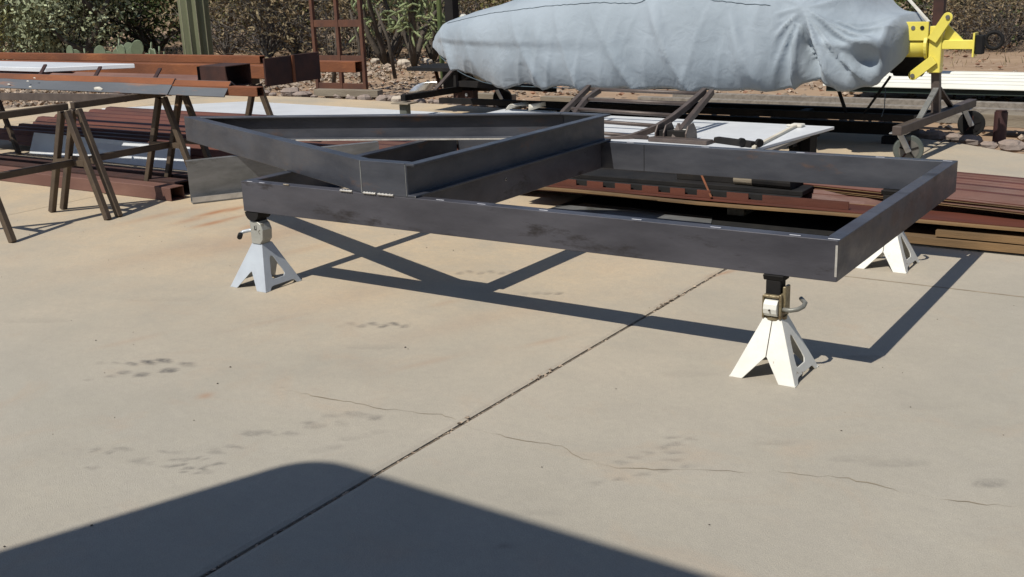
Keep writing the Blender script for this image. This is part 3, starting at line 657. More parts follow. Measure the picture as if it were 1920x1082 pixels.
def panel(x0, x1, y0, z, label, m_='deckred', wid=.90, ribs=5, hr=.030, tilt=0):
    if y0 < 2.5: wid, ribs, hr = .66, 5, .040
    o = ribbed(x0, x1, y0, z, wid, ribs, hr, m_, tilt=tilt).build('roof_panel', M[m_]); tagm(o, ((x0+x1)/2, y0+wid/2, z)); return tag(o, label, 'roof panel', pg)
FRONT = [(.052,1.985,-4.70,5.4,'lowest'),(.066,2.02,-4.85,5.2,'second lowest'),(.080,1.995,-4.95,5.5,'third'),(.096,2.06,-5.05,5.3,'fourth'),(.112,2.03,-5.15,5.2,'topmost')]
for k, (z, y, x0, x1, nm) in enumerate(FRONT):
    panel(x0, x1, y, z, f'maroon ribbed panel, {nm} sheet of the front stack', tilt=.004*(-1)**k)
BACK = [(.052,2.78,-5.15,-1.3,'lowest'),(.068,2.75,-5.3,-1.4,'second lowest'),(.084,2.79,-5.45,-1.25,'third'),(.100,2.76,-5.6,-1.35,'topmost')]
for k, (z, y, x0, x1, nm) in enumerate(BACK):
    panel(x0, x1, y, z, f'maroon ribbed panel, {nm} sheet of the rear stack behind the front one', tilt=.003*(-1)**k)
for k in range(5):
    z = .150+k*.0075; o = ribbed(0, 4.2, 0, 0, .52-.012*(k%2), 4, .030, 'deckred').build('roof_panel', M['deckred'])
    o.location = (1.54+.02*(k%3), 2.12-.01*(k%2), z); o.rotation_euler.z = -.17+.01*(k%2)
    tag(o, 'maroon ribbed panel, '+['lowest','second','third','fourth','topmost'][k]+' sheet of the skewed stack at the right', 'roof panel', pg)
    ORG[o.name] = V((0,0,0)); MB().box((.01,-.004,-.0068),(4.19,.10,-.0046)).build('edge_strip', M['tan'], o)
# timber dunnage and tan sheets below the panels
for i, x in enumerate((-4.4,-2.6,-.9,1.3,3.2,4.9)):
    flat('dunnage', (x,2.0,.0255),(x,3.6 if x < -1 else 2.62,.0255),.09,.048,'timber_y',f'timber bearer under the maroon panels, number {i+1} from the left' if False else ('timber bearer under the left end of the maroon panels','timber bearer below the panels behind the pipe ends','timber bearer below the panels behind the pointed frame','timber bearer below the panels behind the rectangular frame','timber bearer below the panels right of the frame','timber bearer below the panels beyond the right edge')[i],'timber','bearers under the maroon panels')
def tan(x0, x1, y0, y1, z, th, label, m_='tan', wob=.006):
    m = MB(); n = 24
    for j in range(n+1):
        x = x0+(x1-x0)*j/n; dz = wob*noise.noise(V((x*1.3, z*40, 0))); dy = .01*noise.noise(V((x*.9, z*30, 4)))
        m.v += [V((x,y0+dy,z+dz)),V((x,y1,z+dz)),V((x,y1,z+th+dz)),V((x,y0+dy,z+th+dz))]
    for j in range(n):
        for k in range(4): a = 4*j+k; b = 4*j+(k+1)%4; m.f.append((a,b,b+4,a+4))
    m.f += [(0,3,2,1),(4*n,4*n+1,4*n+2,4*n+3)]
    o = m.build('board', M[m_]); tagm(o,((x0+x1)/2,y0,z)); return tag(o,label,'board','tan boards along the front of the panel stack')
tan(2.02,5.2,1.775,2.0,.012,.030,'weathered tan board on the ground at the right end of the panel stack')
tan(2.30,5.1,1.79,2.0,.048,.026,'short tan board on top of the lower one at the right edge')
tan(.15,5.1,1.80,2.25,.096,.010,'long thin tan sheet edge below the maroon panels', wob=.012)
tan(.12,5.0,1.83,2.0,.110,.005,'maroon strip lying on the tan sheet, below the comb of shadow gaps','deckred', wob=.003)
mt_ = MB().box((.36,1.78,.001),(5.2,2.6,.009)).build('shade_sheet', M['rubber']); tagm(mt_,(2,2.1,0)); tag(mt_,'black sheet added as shade on the concrete under the front edge of the panel stack','shade sheet')  # black sheet stands in for the shade below the overhanging boards
# black plates added to imitate the deep shade on the panels
tb = thing('shade_plates', 'black plates added as shade on the maroon panels behind the long rail', 'steel plate', (.8,2.1,.15))
MB().box((.10,1.93,.146),(1.66,2.52,.168)).build('shade_back', M['black'], tb, bevel=.002)
MB().box((.30,1.885,.1165),(1.66,1.93,.146)).build('shade_front', M['rubber'], tb)
tabs = thing('comb_shadow_strip', 'maroon strip whose square gaps stand for a comb shadow', 'steel strip', (.9,1.86,.115))  # gaps between the tabs are shaped to imitate a cast comb shadow
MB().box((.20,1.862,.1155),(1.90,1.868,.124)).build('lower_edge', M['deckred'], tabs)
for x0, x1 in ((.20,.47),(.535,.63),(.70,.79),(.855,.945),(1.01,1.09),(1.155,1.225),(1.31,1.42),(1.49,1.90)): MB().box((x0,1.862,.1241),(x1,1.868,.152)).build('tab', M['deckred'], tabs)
MB().box((.98,2.0,.1685),(1.60,2.40,.205)).build('shade_upper', M['black'], tb, bevel=.002)
# grey sheet offcut under the frame
o = MB().add([(.30,1.62,.0105),(1.30,1.70,.0105),(1.22,1.90,.0105),(.47,1.95,.0105),(.30,1.62,.014),(1.30,1.70,.014),(1.22,1.90,.014),(.47,1.95,.014)],[(0,3,2,1),(4,5,6,7),(0,1,5,4),(1,2,6,5),(2,3,7,6),(3,0,4,7)]).build('sheet_offcut', M['galv'])
tagm(o,(.9,1.65,0)); tag(o,'thin grey sheet offcut on the concrete in the frame shade','metal sheet')

# ------------------------------------------------------------------ pallet and big white board
pal = thing('pallet', 'dark pallet between the maroon panels and the white board', 'pallet', (.2,3.0,.14))
for y in (2.42,3.0,3.40): MB().box((-1.0,y+.12,.175),(1.18,y+.19,.21)).build('stringer', M['black'], pal)
for i in range(9): MB().box((-.98+i*.26,2.56,.2105),(-.86+i*.26,3.60,.228)).build('deck_board', M['timber_y'], pal)
for i, x in enumerate((.46,.66,.84)): MB().box((x,2.16,.169),(x+.05,2.22,.192)).build('block', M['timber'], pal)
c4 = [V((-1.2,2.60,0)),V((1.16,2.54,0)),V((1.29,3.52,0)),V((-1.15,3.60,0))]
wb = MB().add([c+V((0,0,.2295)) for c in c4]+[c+V((0,0,.247)) for c in c4],[(0,3,2,1),(4,5,6,7),(0,1,5,4),(1,2,6,5),(2,3,7,6),(3,0,4,7)]).build('white_board', M['white'], bevel=.002)
tagm(wb,(0,3,.23)); tag(wb,'large white board lying flat behind the far rail under the bent rails','board')
flat('wooden_stick', (1.165,2.56,.256),(1.085,3.44,.256),.022,.016,'plank','thin cream stick lying across the right end of the white board','stick')
o = MB().box((1.055,3.40,.2475),(1.13,3.47,.266)).box((1.02,3.43,.2475),(1.06,3.46,.259)).build('tape_roll', M['paper'], bevel=.006); tagm(o,(1.09,3.44,.2475)); tag(o,'crumpled white rag at the far end of the cream stick','rag')
for x_ in (-.9,1.05): 
    for y_ in (2.70,3.42): MB().box((x_,y_,.001),(x_+.09,y_+.09,.1745)).build('foot_block', M['timber_y'], pal)
o = MB().box((1.16,3.30,.001),(1.22,3.42,.2285)).build('support_block', M['black']); tagm(o,(1.16,3.36,.125)); tag(o,'dark block under the right corner of the white board','block')

# ------------------------------------------------------------------ curved ladder-like ramp
rp = thing('curved_ramp', 'pair of bent steel rails joined by rungs standing on the white board', 'steel ramp', tuple(AY(1250,247,2.9).xy)+(.247,))
def barpts(pl_): return [AY(px, py, Y) for px, py, Y in pl_]
def bar(name, pts, w_, h__, m_='rail', parent=rp):
    m = MB(); P = [V(p) for p in pts]; n = len(P)
    for i, p in enumerate(P):
        d = (P[min(i+1,n-1)]-P[max(0,i-1)]).normalized(); r = d.cross(V((0,0,1))).normalized(); u = r.cross(d)
        m.v += [p+r*sx*w_/2+u*sz*h__/2 for sx, sz in ((-1,-1),(1,-1),(1,1),(-1,1))]
    for i in range(n-1):
        for k in range(4): a = 4*i+k; b = 4*i+(k+1)%4; m.f.append((a,b,b+4,a+4))
    m.f += [(3,2,1,0),(4*n-4,4*n-3,4*n-2,4*n-1)]
    return m.build(name, M[m_], parent, bevel=.002)
def smoothpts(pl_, n=5):
    out = []
    for i in range(len(pl_)-1):
        p0 = pl_[max(0,i-1)]; p1_ = pl_[i]; p2_ = pl_[i+1]; p3_ = pl_[min(len(pl_)-1,i+2)]
        for k in range(n):
            t = k/n; out.append(tuple(.5*((2*b)+(-a+c)*t+(2*a-5*b+4*c-d)*t*t+(-a+3*b-3*c+d)*t**3) for a,b,c,d in zip(p0,p1_,p2_,p3_)))
    out.append(pl_[-1]); return out
bar('curved_rail', barpts(smoothpts([(1126,263,2.62),(1172,259,2.66),(1212,247,2.74),(1250,228,2.85),(1288,199,3.05),(1321,170,3.3)])), .030, .036)
bar('straight_rail', barpts([(1262,262,2.72),(1335,172,3.32)]), .030, .036)
bar('curved_rail', barpts(smoothpts([(1066,232,2.8),(1083,206,2.98),(1100,186,3.13),(1124,169,3.3)])), .028, .034)
bar('straight_rail', barpts([(1040,232,2.78),(1057,210,2.95),(1105,163,3.3)]), .028, .034)
for (x0,y0,x1,y1,Y) in ((1104,167,1328,176,3.29),(1092,186,1292,195,3.13),(1072,204,1272,217,2.97),(1045,222,1258,238,2.82),(1020,240,1215,258,2.68)):
    MB().tube([AY(x0,y0,Y),AY(x1,y1,Y)],.012,8).build('rung', M['rail'], rp, smooth=True)
g1, g2, g3 = AY(1270,231,2.74), AY(1252,272,2.66), AY(1281,270,2.70)
MB().add([g1,g2,g3,g1+V((.012,.012,0)),g2+V((.012,.012,0)),g3+V((.012,.012,0))],[(0,1,2),(5,4,3),(0,3,4,1),(1,4,5,2),(2,5,3,0)]).build('gusset', M['rail'], rp)
MB().beam(V((g2.x-.02,2.7,.255)),V((g2.x+.06,2.7,.255)),.05,.014).build('foot_plate', M['rail'], rp)
# black coupler plate on the board
cp = thing('coupler', 'black steel coupler plate with slots lying on the white board', 'trailer coupler', (.6,2.75,.247))
b0 = V((.52,2.82,.248))
for dx in (0,.052,.19): MB().prof(b0+V((dx,0,0)), b0+V((dx+.010,0,0)), [(0,0),(.15,0),(.15,.045),(.12,.085),(.05,.095),(.01,.05)]).build('side_plate', M['rail'], cp, bevel=.002)
MB().box((b0.x+.012,b0.y-.12,b0.z),(b0.x+.188,b0.y-.02,b0.z+.055)).build('hooded_body', M['black'], cp, bevel=.004)
MB().prof(b0+V((-.01,-.16,0)), b0+V((.36,-.18,0)), [(-.04,0),(.05,0),(.045,.022),(-.035,.022)]).build('base_plate', M['rail'], cp, bevel=.003)
for k in range(3): MB().box((b0.x+.03+k*.055,b0.y-.075,b0.z+.0552),(b0.x+.05+k*.055,b0.y-.055,b0.z+.057)).build('slot', M['paper'], cp)
MB().prof(b0+V((.36,-.10,0)), b0+V((.62,-.20,0)), [(-.03,0),(.03,0),(.02,.03),(-.02,.03)]).build('tail_bar', M['black'], cp, bevel=.003)
for k, (x, y) in enumerate(((.56,-.22),(.66,-.22))): MB().disc(b0+V((x,y,.028)),(.8,-.5,0),.022,.02,14).build('round_knob', M['rubber'], cp)

# black beam and small clutter under the white board
flat('rusty_bar', (1.24,1.84,.125),(1.10,2.02,.21),.010,.008,'rust','thin orange rusty bar leaning behind the far rail','steel bar')
o = MB().tube([V((1.30,1.99,.195)),V((1.40,1.985,.195))],.026,16).build('cardboard_tube', M['timber']); tagm(o,(1.39,2.14,.165)); tag(o,'pale round pipe end behind the far rail','pipe')
o = MB().tube([V((1.402,1.985,.20)),V((1.60,1.97,.20))],.036,16).build('dark_drum', M['black']); tagm(o,(1.53,2.13,.16)); tag(o,'dark round drum right of the pale pipe end','drum')

# plank and scraps left of the board
o = MB().beam((-1.82,4.38,.015),(-1.56,4.46,.17),.15,.035).build('plank', M['timber_y'], bevel=.003); tagm(o,(-1.7,4.4,0)); tag(o,'short grey weathered plank tilted up left of the white board','plank')
for i,(x,y,rz,l) in enumerate(((-1.32,3.98,.4,'crumpled white scrap beside the grey plank'),(-1.12,4.0,1.5,'curled white scrap between the plank and the ramp'))):
    q = MB(); 
    for k in range(6):
        a = k/5*2.2; q.v += [V((x+.09*cos(rz)*k/5-.05, y-.05, .20+.05*sin(a))), V((x+.09*cos(rz)*k/5+.03, y+.06, .20+.06*sin(a+.5)))]
    q.f = [(2*k,2*k+1,2*k+3,2*k+2) for k in range(5)]
    o = q.build('scrap', M['paper'], smooth=True); so_ = o.modifiers.new('s','SOLIDIFY'); so_.thickness=.004; tagm(o,(x,y,.2)); tag(o,l,'scrap')
o = MB().box((-1.5,3.85,.001),(-1.02,4.12,.185)).build('crate', M['white'], bevel=.004); tagm(o,(-1.3,4,0)); tag(o,'low white box holding the curled scraps','box')

# ------------------------------------------------------------------ rotisserie stands
def caster(t, c, front=True, parentname='caster'):
    """caster wheel with contact at c (z=0)"""
    c = V(c); R = .088
    wl = MB().disc(c+V((0,0,R)),(.35,-.937,0),R,.045,28).build('wheel', M['green_rubber'] if front else M['rubber'], t, bevel=.006)
    MB().disc(c+V((0,0,R)),(.35,-.937,0),R*.68,.049,24).build('hub', M['hub'] if front else M['black'], t)
    n = V((.35,-.937,0)); s1 = V((.937,.35,0))
    for sg in (-1,1):
        a = c+n*sg*.032+V((0,0,R)); b = c+n*sg*.032+V((0,0,.185))-s1*.055
        MB().beam(a-V((0,0,.012)), b, .034, .005, n).build('fork', M['chrome'], t, bevel=.002)
        MB().disc(a+n*sg*.004,n,.011,.008,12).build('axle_nut', M['chrome'], t)
    for k in range(5):
        ang = k*2*pi/5+.3; e = c+V((0,0,R))+(s1*cos(ang)+V((0,0,1))*sin(ang))*R*.35
        MB().beam(e+n*.026-(s1*cos(ang)+V((0,0,1))*sin(ang))*R*.28, e+n*.026+(s1*cos(ang)+V((0,0,1))*sin(ang))*R*.30,.010,.004,n).build('spoke', M['rust_dark'] if k%2 else M['black'], t)
    MB().box((c.x-.05-s1.x*.055,c.y-.05-s1.y*.055,.186),(c.x+.05-s1.x*.055,c.y+.05-s1.y*.055,.194)).build('top_plate', M['chrome'], t, bevel=.002)
BZ = .222
rs = thing('rotisserie_stand', 'wheeled steel stand with yellow rotating head at the right end of the covered car', 'car stand', (1.68,4.35,0), 'rotisserie stands holding the covered car')
caster(rs,(1.66,3.79,0)); caster(rs,(1.76,5.02,0),False)
MB().beam((1.63,3.62,BZ),(1.74,5.10,BZ),.055,.052).build('base_beam', M['rail'], rs, bevel=.003)
MB().beam((1.68,4.34,BZ+.02),(1.66,4.34,.56),.052,.052,(0,1,0)).build('post', M['rail'], rs, bevel=.003)
MB().beam((1.655,4.02,BZ+.02),(1.675,4.32,.40),.035,.012).build('brace', M['galv'], rs)
MB().beam((1.70,4.66,BZ+.02),(1.68,4.36,.40),.035,.012).build('brace', M['rail'], rs)
MB().beam((-2.3,4.35,.20),(1.66,4.35,.20),.05,.045).build('tie_beam', M['black'], rs)
hy = 4.31
hd = MB(); hd.box((1.622,hy-.04,.50),(1.700,hy+.04,.785)).build('sleeve', M['yellow'], rs, bevel=.004)
def slot_link(p, q, r=.030):
    p, q = V(p), V(q); d = (q-p).normalized(); n = V((-d.z,0,d.x)); m = MB(); pts = []
    a0 = atan2(d.z, d.x)
    for k in range(9): a = a0-pi/2+pi*k/8; pts.append(q+V((cos(a)*r,0,sin(a)*r)))
    pts += [p+n*r, p-n*r]
    N_ = len(pts); m.add([v+V((0,-.01,0)) for v in pts]+[v+V((0,.01,0)) for v in pts],[tuple(range(N_)),tuple(range(N_,2*N_))]+[(i,(i+1)%N_,N_+(i+1)%N_,N_+i) for i in range(N_)]); return m
slot_link((1.645,hy-.054,.70),(1.73,hy-.054,.84)).build('upper_link', M['yellow'], rs, bevel=.002)
slot_link((1.665,hy-.054,.585),(1.545,hy-.054,.485)).build('lower_link', M['yellow'], rs, bevel=.002)
MB().disc((1.733,hy-.068,.842),(0,1,0),.013,.01,12).build('bolt', M['hub'], rs); MB().disc((1.543,hy-.068,.483),(0,1,0),.013,.01,12).build('bolt', M['hub'], rs)
MB().tube([(1.30,hy,.655),(1.615,hy,.655)],.062,24).build('spindle_tube', M['yellow'], rs, smooth=True)
MB().disc((1.61,hy,.665),(1,0,0),.085,.018,24).build('spindle_flange', M['yellow'], rs)
MB().box((1.30,hy-.066,.700),(1.622,hy-.050,.815)).build('drilled_plate', M['yellow'], rs, bevel=.002)
for x in (1.475,1.53,1.585): MB().disc((x,hy-.067,.778),(0,1,0),.013,.006,14).build('hole', M['rubber'] if x != 1.53 else M['galv'], rs)
MB().box((1.70,hy-.03,.645),(1.885,hy+.03,.700)).build('rear_arm', M['yellow'], rs, bevel=.003)
MB().add([(1.70,hy-.008,.70),(1.82,hy-.008,.70),(1.72,hy-.008,.80),(1.70,hy+.008,.70),(1.82,hy+.008,.70),(1.72,hy+.008,.80)],[(0,1,2),(5,4,3),(0,3,4,1),(1,4,5,2),(2,5,3,0)]).build('gusset', M['yellow'], rs)
MB().box((1.885,hy-.05,.60),(1.895,hy+.05,.745)).build('end_plate', M['yellow'], rs)
MB().tube([V((1.38+.0*k,hy+.10,.60))+V((.20*cos(k*.5-2.4)*.9,.0,.14*sin(k*.5-2.4)*-0+.0)) for k in range(2)],.02,6).build('rear_pin', M['black'], rs) if False else None
MB().tube([V((1.975+.05*cos(q*pi/8),hy+.12,.69+.05*sin(q*pi/8))) for q in range(17)],.012,8).build('crank_ring', M['black'], rs)
MB().box((1.896,hy-.03,.615),(1.94,hy+.04,.73)).build('crank_box', M['black'], rs, bevel=.004)
MB().beam((1.40,4.6,.94),(1.56,4.5,.80),.02,.01).build('strap', M['paper'], rs)

ls = thing('rotisserie_stand', 'dark wheeled stand at the left end of the covered car, near caster pale green', 'car stand', (-2.5,4.35,0), 'rotisserie stands holding the covered car')
MB().beam((-2.60,4.22,.225),(-2.46,5.62,.225),.055,.052).build('base_beam', M['black'], ls, bevel=.003)
MB().beam((-2.53,4.9,.24),(-2.50,4.9,.60),.05,.05,(0,1,0)).build('post', M['black'], ls)
MB().beam((-2.55,4.6,.25),(-2.51,4.85,.42),.04,.014).build('brace', M['rail'], ls)
MB().box((-2.63,4.20,.001),(-2.55,4.26,.175)).build('foot_block', M['green_rubber'], ls, bevel=.006)
MB().box((-2.68,4.16,.178),(-2.50,4.30,.188)).build('top_plate', M['timber'], ls)
caster(ls,(-2.46,5.50,0),False)
MB().beam((-2.5,4.9,.28),(-1.4,4.7,.28),.06,.05).build('tie_beam', M['black'], ls)

# ------------------------------------------------------------------ covered car
car = thing('covered_car', 'car body on the rotisserie wrapped in a blue-grey canvas cover', 'covered car', (-.4,4.4,0))
NU, NV = 300, 150
def interp(x, xs, ys):
    return float(np.interp(x, xs, ys))
XL, XR = -2.38, 1.50
def smooth_env(s):   # end taper 0..1
    return (max(0, 1-abs(s)**3.2))**.42
cover = MB(); grid = []
ZT = ([-2.38,-2.3,-2.12,-1.85,-1.5,-.9,-.4,0,.5,.95,1.25,1.46,1.5],[.69,.755,.845,.92,1.0,1.10,1.20,1.26,1.22,1.08,.98,.88,.80])
ZB = ([-2.38,-2.3,-2.1,-1.88,-1.55,-.9,-.4,.2,.6,.85,.97,1.03,1.12,1.30,1.43,1.5],[.64,.60,.535,.46,.395,.395,.405,.415,.42,.42,.45,.46,.445,.43,.46,.58])
WD = ([-2.38,-2.32,-2.15,-1.8,-1.25,-.7,.4,.7,.85,1.0,1.3,1.45,1.5],[.03,.10,.24,.44,.64,.72,.72,.71,.66,.66,.66,.58,.30])
YC = 4.42
def cover_pt(u, v):
    x = XL+(XR-XL)*u
    zt_ = interp(x, *ZT); zb_ = interp(x, *ZB); wd = interp(x, *WD)
    # v 0 front hem .. 1 back hem; superellipse over the top
    ang = pi*(1.14-1.28*v) if False else None
    a = -.30 + (pi+.60)*v                      # angle from just below horizontal at front
    e = 2/3.1
    cy = -cos(a); sz = sin(a)
    yy = math.copysign(abs(cy)**e, cy)*wd; zm = zb_+(zt_-zb_)*.34
    if sz >= 0: zz = zm + (zt_-zm)*abs(sz)**e
    else: zz = zm - (zm-zb_)*min(1,(abs(sz)/sin(.30)))
    if sz < 0: yy *= 1-.10*(abs(sz)/sin(.30))**2
    p = V((x, YC+yy, zz)); 
    # outward direction
    o = V((0, yy/(wd*wd+.01), (zz-zm)/((zt_-zm)**2+.01))).normalized()
    d = 0
    low = max(0, min(1, (zt_-zz)/(zt_-zb_)))
    d += .020*noise.noise(V((x*1.6, zz*1.3+yy, 3)))+.008*noise.noise(V((x*5+zz*2, zz*2.2-x*1.5, 1)))
    # long soft diagonal folds hanging from the waist line
    f1 = 1-abs(noise.noise(V((x*2.1+zz*1.1, zz*.5, 9))))*2; d += .046*max(0, f1)**4*low
    f2 = 1-abs(noise.noise(V((x*5.5-zz*2.0, zz*.7, 19))))*2; d += .012*max(0, f2)**4*low
    # body edge line on the left flank: ledge
    if x < .1: d -= .018*max(0, min(1, (.715-zz)/.03))*max(0, min(1,(x+2.25)/.1))*max(0,min(1,(-.1-x)/.5))*(1 if zz<.72 else 0)
    # big draped folds fanning from the anchor near the right end
    if x > .35:
        an = V((.97, .93)); dx = x-an.x; dz = an.y-zz; r = sqrt(dx*dx+dz*dz)+1e-4; th = atan2(dx, dz)
        k = max(0, min(1, (x-.80)/.12))*max(0, min(1, (1.5-x)/.15))
        fan = (1-abs(sin(th*5.2+.5+.8*noise.noise(V((x*2, zz*2, 4))))))**2.0
        d += k*.085*(fan-.35)*min(1, r*3.2)*(1 if zz < an.y+.05 else .25)
        fan2 = (1-abs(sin(th*11+1.2+1.1*noise.noise(V((x*3, zz*3, 14))))))**2.2; d += k*.050*(fan2-.3)*min(1, r*4)*(1 if zz < an.y-.05 else .0)
        # deep pinch at the waist
        d -= .13*math.exp(-((dx+.03-.34*dz+.15*dz*dz)/.030)**2)*max(0, min(1, dz*5))*k**.2
        # hollow dish at upper right
        d -= .06*math.exp(-(((x-1.27)/.17)**2+((zz-.85)/.11)**2))
        d += .035*math.exp(-(((zz-.72+.08*(x-1.1)-.5*max(0,x-1.3)**2)/.030)**2))*max(0,min(1,(x-1.04)/.12))*max(0,min(1,(1.47-x)/.06))
        d -= .05*math.exp(-(((x-1.36)/.08)**2+((zz-.60)/.06)**2))
    # tie down pleats at the left nose
    if x < -1.55:
        k = min(1, (-1.55-x)/.35)*max(0, min(1, (.86-zz)/.18))
        d += k*.034*(1-abs(sin((x*9+zz*4.5))))**2 - k*.012
    # anchor dimple folds mid
    for ax, az, kk in ((-.02,1.0,.040),(.52,.90,.050),(-1.0,.93,.025)):
        dx = x-ax; dz = az-zz; 
        if dz > 0: d += kk*math.exp(-((dx-.25*dz-.02)/(.03+.10*dz))**2)*max(0,min(1,dz*6))*max(0,1-dz*1.3)
    if x > .6: d *= .35+.65*min(1, max(0, zz-zb_)/.10)
    p += o*d
    if v < .06 or v > .94: p.z += .012*noise.noise(V((x*3.1, 7, 0)))+.004*sin(x*21)
    return p
for i in range(NU+1):
    for j in range(NV+1): cover.v.append(cover_pt(i/NU, j/NV))
for i in range(NU):
    for j in range(NV):
        a = i*(NV+1)+j; cover.f.append((a, a+1, a+NV+2, a+NV+1))
for i0 in (0, NU):                                # close the two ends
    c = sum((cover.v[i0*(NV+1)+j] for j in range(NV+1)), V())/(NV+1); k = len(cover.v); cover.v.append(c+V((.02 if i0 else -.02,0,-.05)))
    for j in range(NV): a = i0*(NV+1)+j; cover.f.append((a, a+1, k) if i0 == 0 else (a+1, a, k))
cv = cover.build('canvas_cover', M['fabric'], car, smooth=True)
sd = cv.modifiers.new('thick', 'SOLIDIFY'); sd.thickness = .003; sd.offset = -1
def seamline(pts, r=.0022):
    out = []
    for x, z in pts:
        u = (x-XL)/(XR-XL); best = min((cover_pt(u, j/200) for j in range(6, 110)), key=lambda p: abs(p.z-z)); out.append(best+V((0,-.002,.001)))
    return MB().tube(out, r, 5)
xs = [-2.08+i*.03 for i in range(96)]
zz_ = [interp(x,[-2.1,-1.5,-.9,-.45,-.15,.05,.3,.6,.92],[.83,.915,.965,.985,.975,1.03,1.0,.96,.935]) for x in xs]
seamline(list(zip(xs, zz_))).build('seam', M['seam'], car)
MB().tube([V((-2.2+i*.1, YC-interp(-2.2+i*.1,*WD)*.86, interp(-2.2+i*.1,*ZB)-.002)) for i in range(28)],.004,5).build('hem_cord', M['seam'], car)
MB().disc((-2.17,4.55,.865),(0,1,0),.024,.03,14).build('round_lamp', M['rib'], car)
MB().box((-2.6,4.9,.60),(-2.52,4.98,.70)).build('yellow_tag', M['yellow'], car)
MB().tube([(1.33,4.72,.60),(1.50,4.72,.58)],[.17,.15],20).build('hanging_end', M['rubber'], car, smooth=True)
# sling legs beneath the body
MB().beam((.98,4.42,.47),(1.10,4.35,.22),.022,.012).build('sling_bar', M['black'], car); MB().beam((1.36,4.42,.46),(1.22,4.35,.22),.022,.012).build('sling_bar', M['black'], car)
MB().beam((-1.7,4.5,.44),(.55,4.5,.46),.5,.04).build('floor_pan', M['black'], car)
MB().tube([(1.42,4.1,.42),(1.425,4.08,.30),(1.41,4.08,.24)],.003,5).build('loose_cord', M['seam'], car)

# low black trailer under the body
tr = thing('flat_trailer', 'long low black trailer frame in the shade under the covered car', 'trailer', (0,5.0,0))
MB().box((-1.6,4.58,.05),(1.45,4.64,.13)).build('side_beam', M['black'], tr); MB().box((-1.6,5.3,.05),(1.45,5.36,.13)).build('side_beam', M['black'], tr)
for x in (-1.5,-.5,.5,1.38): MB().box((x,4.645,.06),(x+.06,5.295,.12)).build('cross_beam', M['black'], tr)
MB().box((-1.55,4.50,.001),(-1.45,4.57,.05)).build('foot', M['black'], tr); MB().box((1.3,4.50,.001),(1.4,4.57,.05)).build('foot', M['black'], tr)

# clutter at the left end of the car
ax = thing('axle_rack', 'black shelf with brown braces at the left end of the covered car', 'rack', (-2.9,5.2,0))
q = [G(815,137,.42), G(925,134,.42)]
MB().box((-3.05,4.85,.385),(-2.2,5.3,.415)).build('shelf', M['black'], ax)
MB().beam((-2.35,4.95,.385),(-2.62,4.9,.20),.035,.02).build('brace', M['horse'], ax); MB().beam((-3.0,5.2,.38),(-2.75,4.95,.20),.03,.02).build('brace', M['rust'], ax)
MB().box((-2.60,4.93,.14),(-2.38,5.0,.215)).build('bracket', M['rust_dark'], ax); MB().disc((-2.45,4.925,.18),(0,1,0),.014,.012,10).build('bolt', M['chrome'], ax)
MB().box((-2.8,5.05,.20),(-2.3,5.28,.38)).build('dark_box', M['rubber'], ax)
q = MB(); N_ = 14; c0 = V((-3.42,5.62,.0))
for k in range(N_+1):
    a = pi*.16+pi*.60*k/N_
    for yy, rr in ((0,.0),(.0,.0)): pass
    q.v += [c0+V((-.26*cos(a)*.9,-.12*cos(a)*.6,.20*sin(a))), c0+V((-.26*cos(a)*.9+.20,-.12*cos(a)*.6+.10,.20*sin(a)+.01))]
q.f = [(2*k,2*k+1,2*k+3,2*k+2) for k in range(N_)]
fd = q.build('fender', M['galv'], smooth=True); sm = fd.modifiers.new('s','SOLIDIFY'); sm.thickness=.006; tagm(fd,tuple(c0)); tag(fd,'curved silver mudguard on the ground by the black shelf','mudguard')
fd.data.materials[0] = M['chrome']
o = MB().add([G(1100-215,141,.35),G(1130-215,146,.33),G(918,170,.18),G(895,150,.25)],[(0,1,2,3)]).build('white_plastic_piece', M['paper']); so_ = o.modifiers.new('s','SOLIDIFY'); so_.thickness=.01; tag(o,'white plastic piece between the shelf and the canvas nose','plastic piece')

# ------------------------------------------------------------------ timbers, kerbs, cream ribbed sheets
flat('kerb_timber', (-5.12,5.83,.035),(-4.28,5.90,.035),.10,.07,'timber','grey timber edging in front of the rusty rack','timber edging','timber edging along the concrete')
flat('kerb_timber', (-3.28,5.93,.035),(-2.62,5.92,.035),.10,.07,'timber','grey timber edging left of the caster wheel','timber edging','timber edging along the concrete')
flat('kerb_timber', (-2.3,5.95,.03),(-1.55,5.95,.03),.10,.06,'timber','short grey timber edging below the canvas nose','timber edging','timber edging along the concrete')
for i, (y, x0, x1, z, l) in enumerate(((6.52,-1.2,6,.03,'long grey timber nearest the cream ribbed sheets'),(6.20,-1.4,6.2,.02,'long grey timber second from the cream ribbed sheets'),(5.82,-1.3,5.8,.02,'long grey timber nearest the rotisserie stand'))):
    flat('long_timber', (x0,y,z),(x1,y-.1,z),.08,.07,'timber_y',l,'timber','long timbers lying on the dirt at right')
flat('long_timber', (1.72,5.62,.05),(5.5,5.15,.06),.20,.09,'timber','short broad timber right of the dark caster','timber','long timbers lying on the dirt at right')
rm = ribbed(.15, 9.0, 6.72, .14, 1.35, 5, .028, 'rib', thick=.006).build('ribbed_sheet', M['rib']); tagm(rm,(4,7.2,.14)); tag(rm,'cream ribbed metal sheets stacked flat on the dirt behind the stand','metal sheet')
o = MB().box((.17,6.75,.085),(8.95,7.95,.133)).build('dark_stack', M['rib_edge']); tagm(o,(4,7.2,.03)); tag(o,'dark green sheet stack under the cream ribbed sheet','metal sheet')
tc_ = thing('tin_can', 'faded maroon can standing by the dark caster at right', 'can', (1.93,5.0,0))
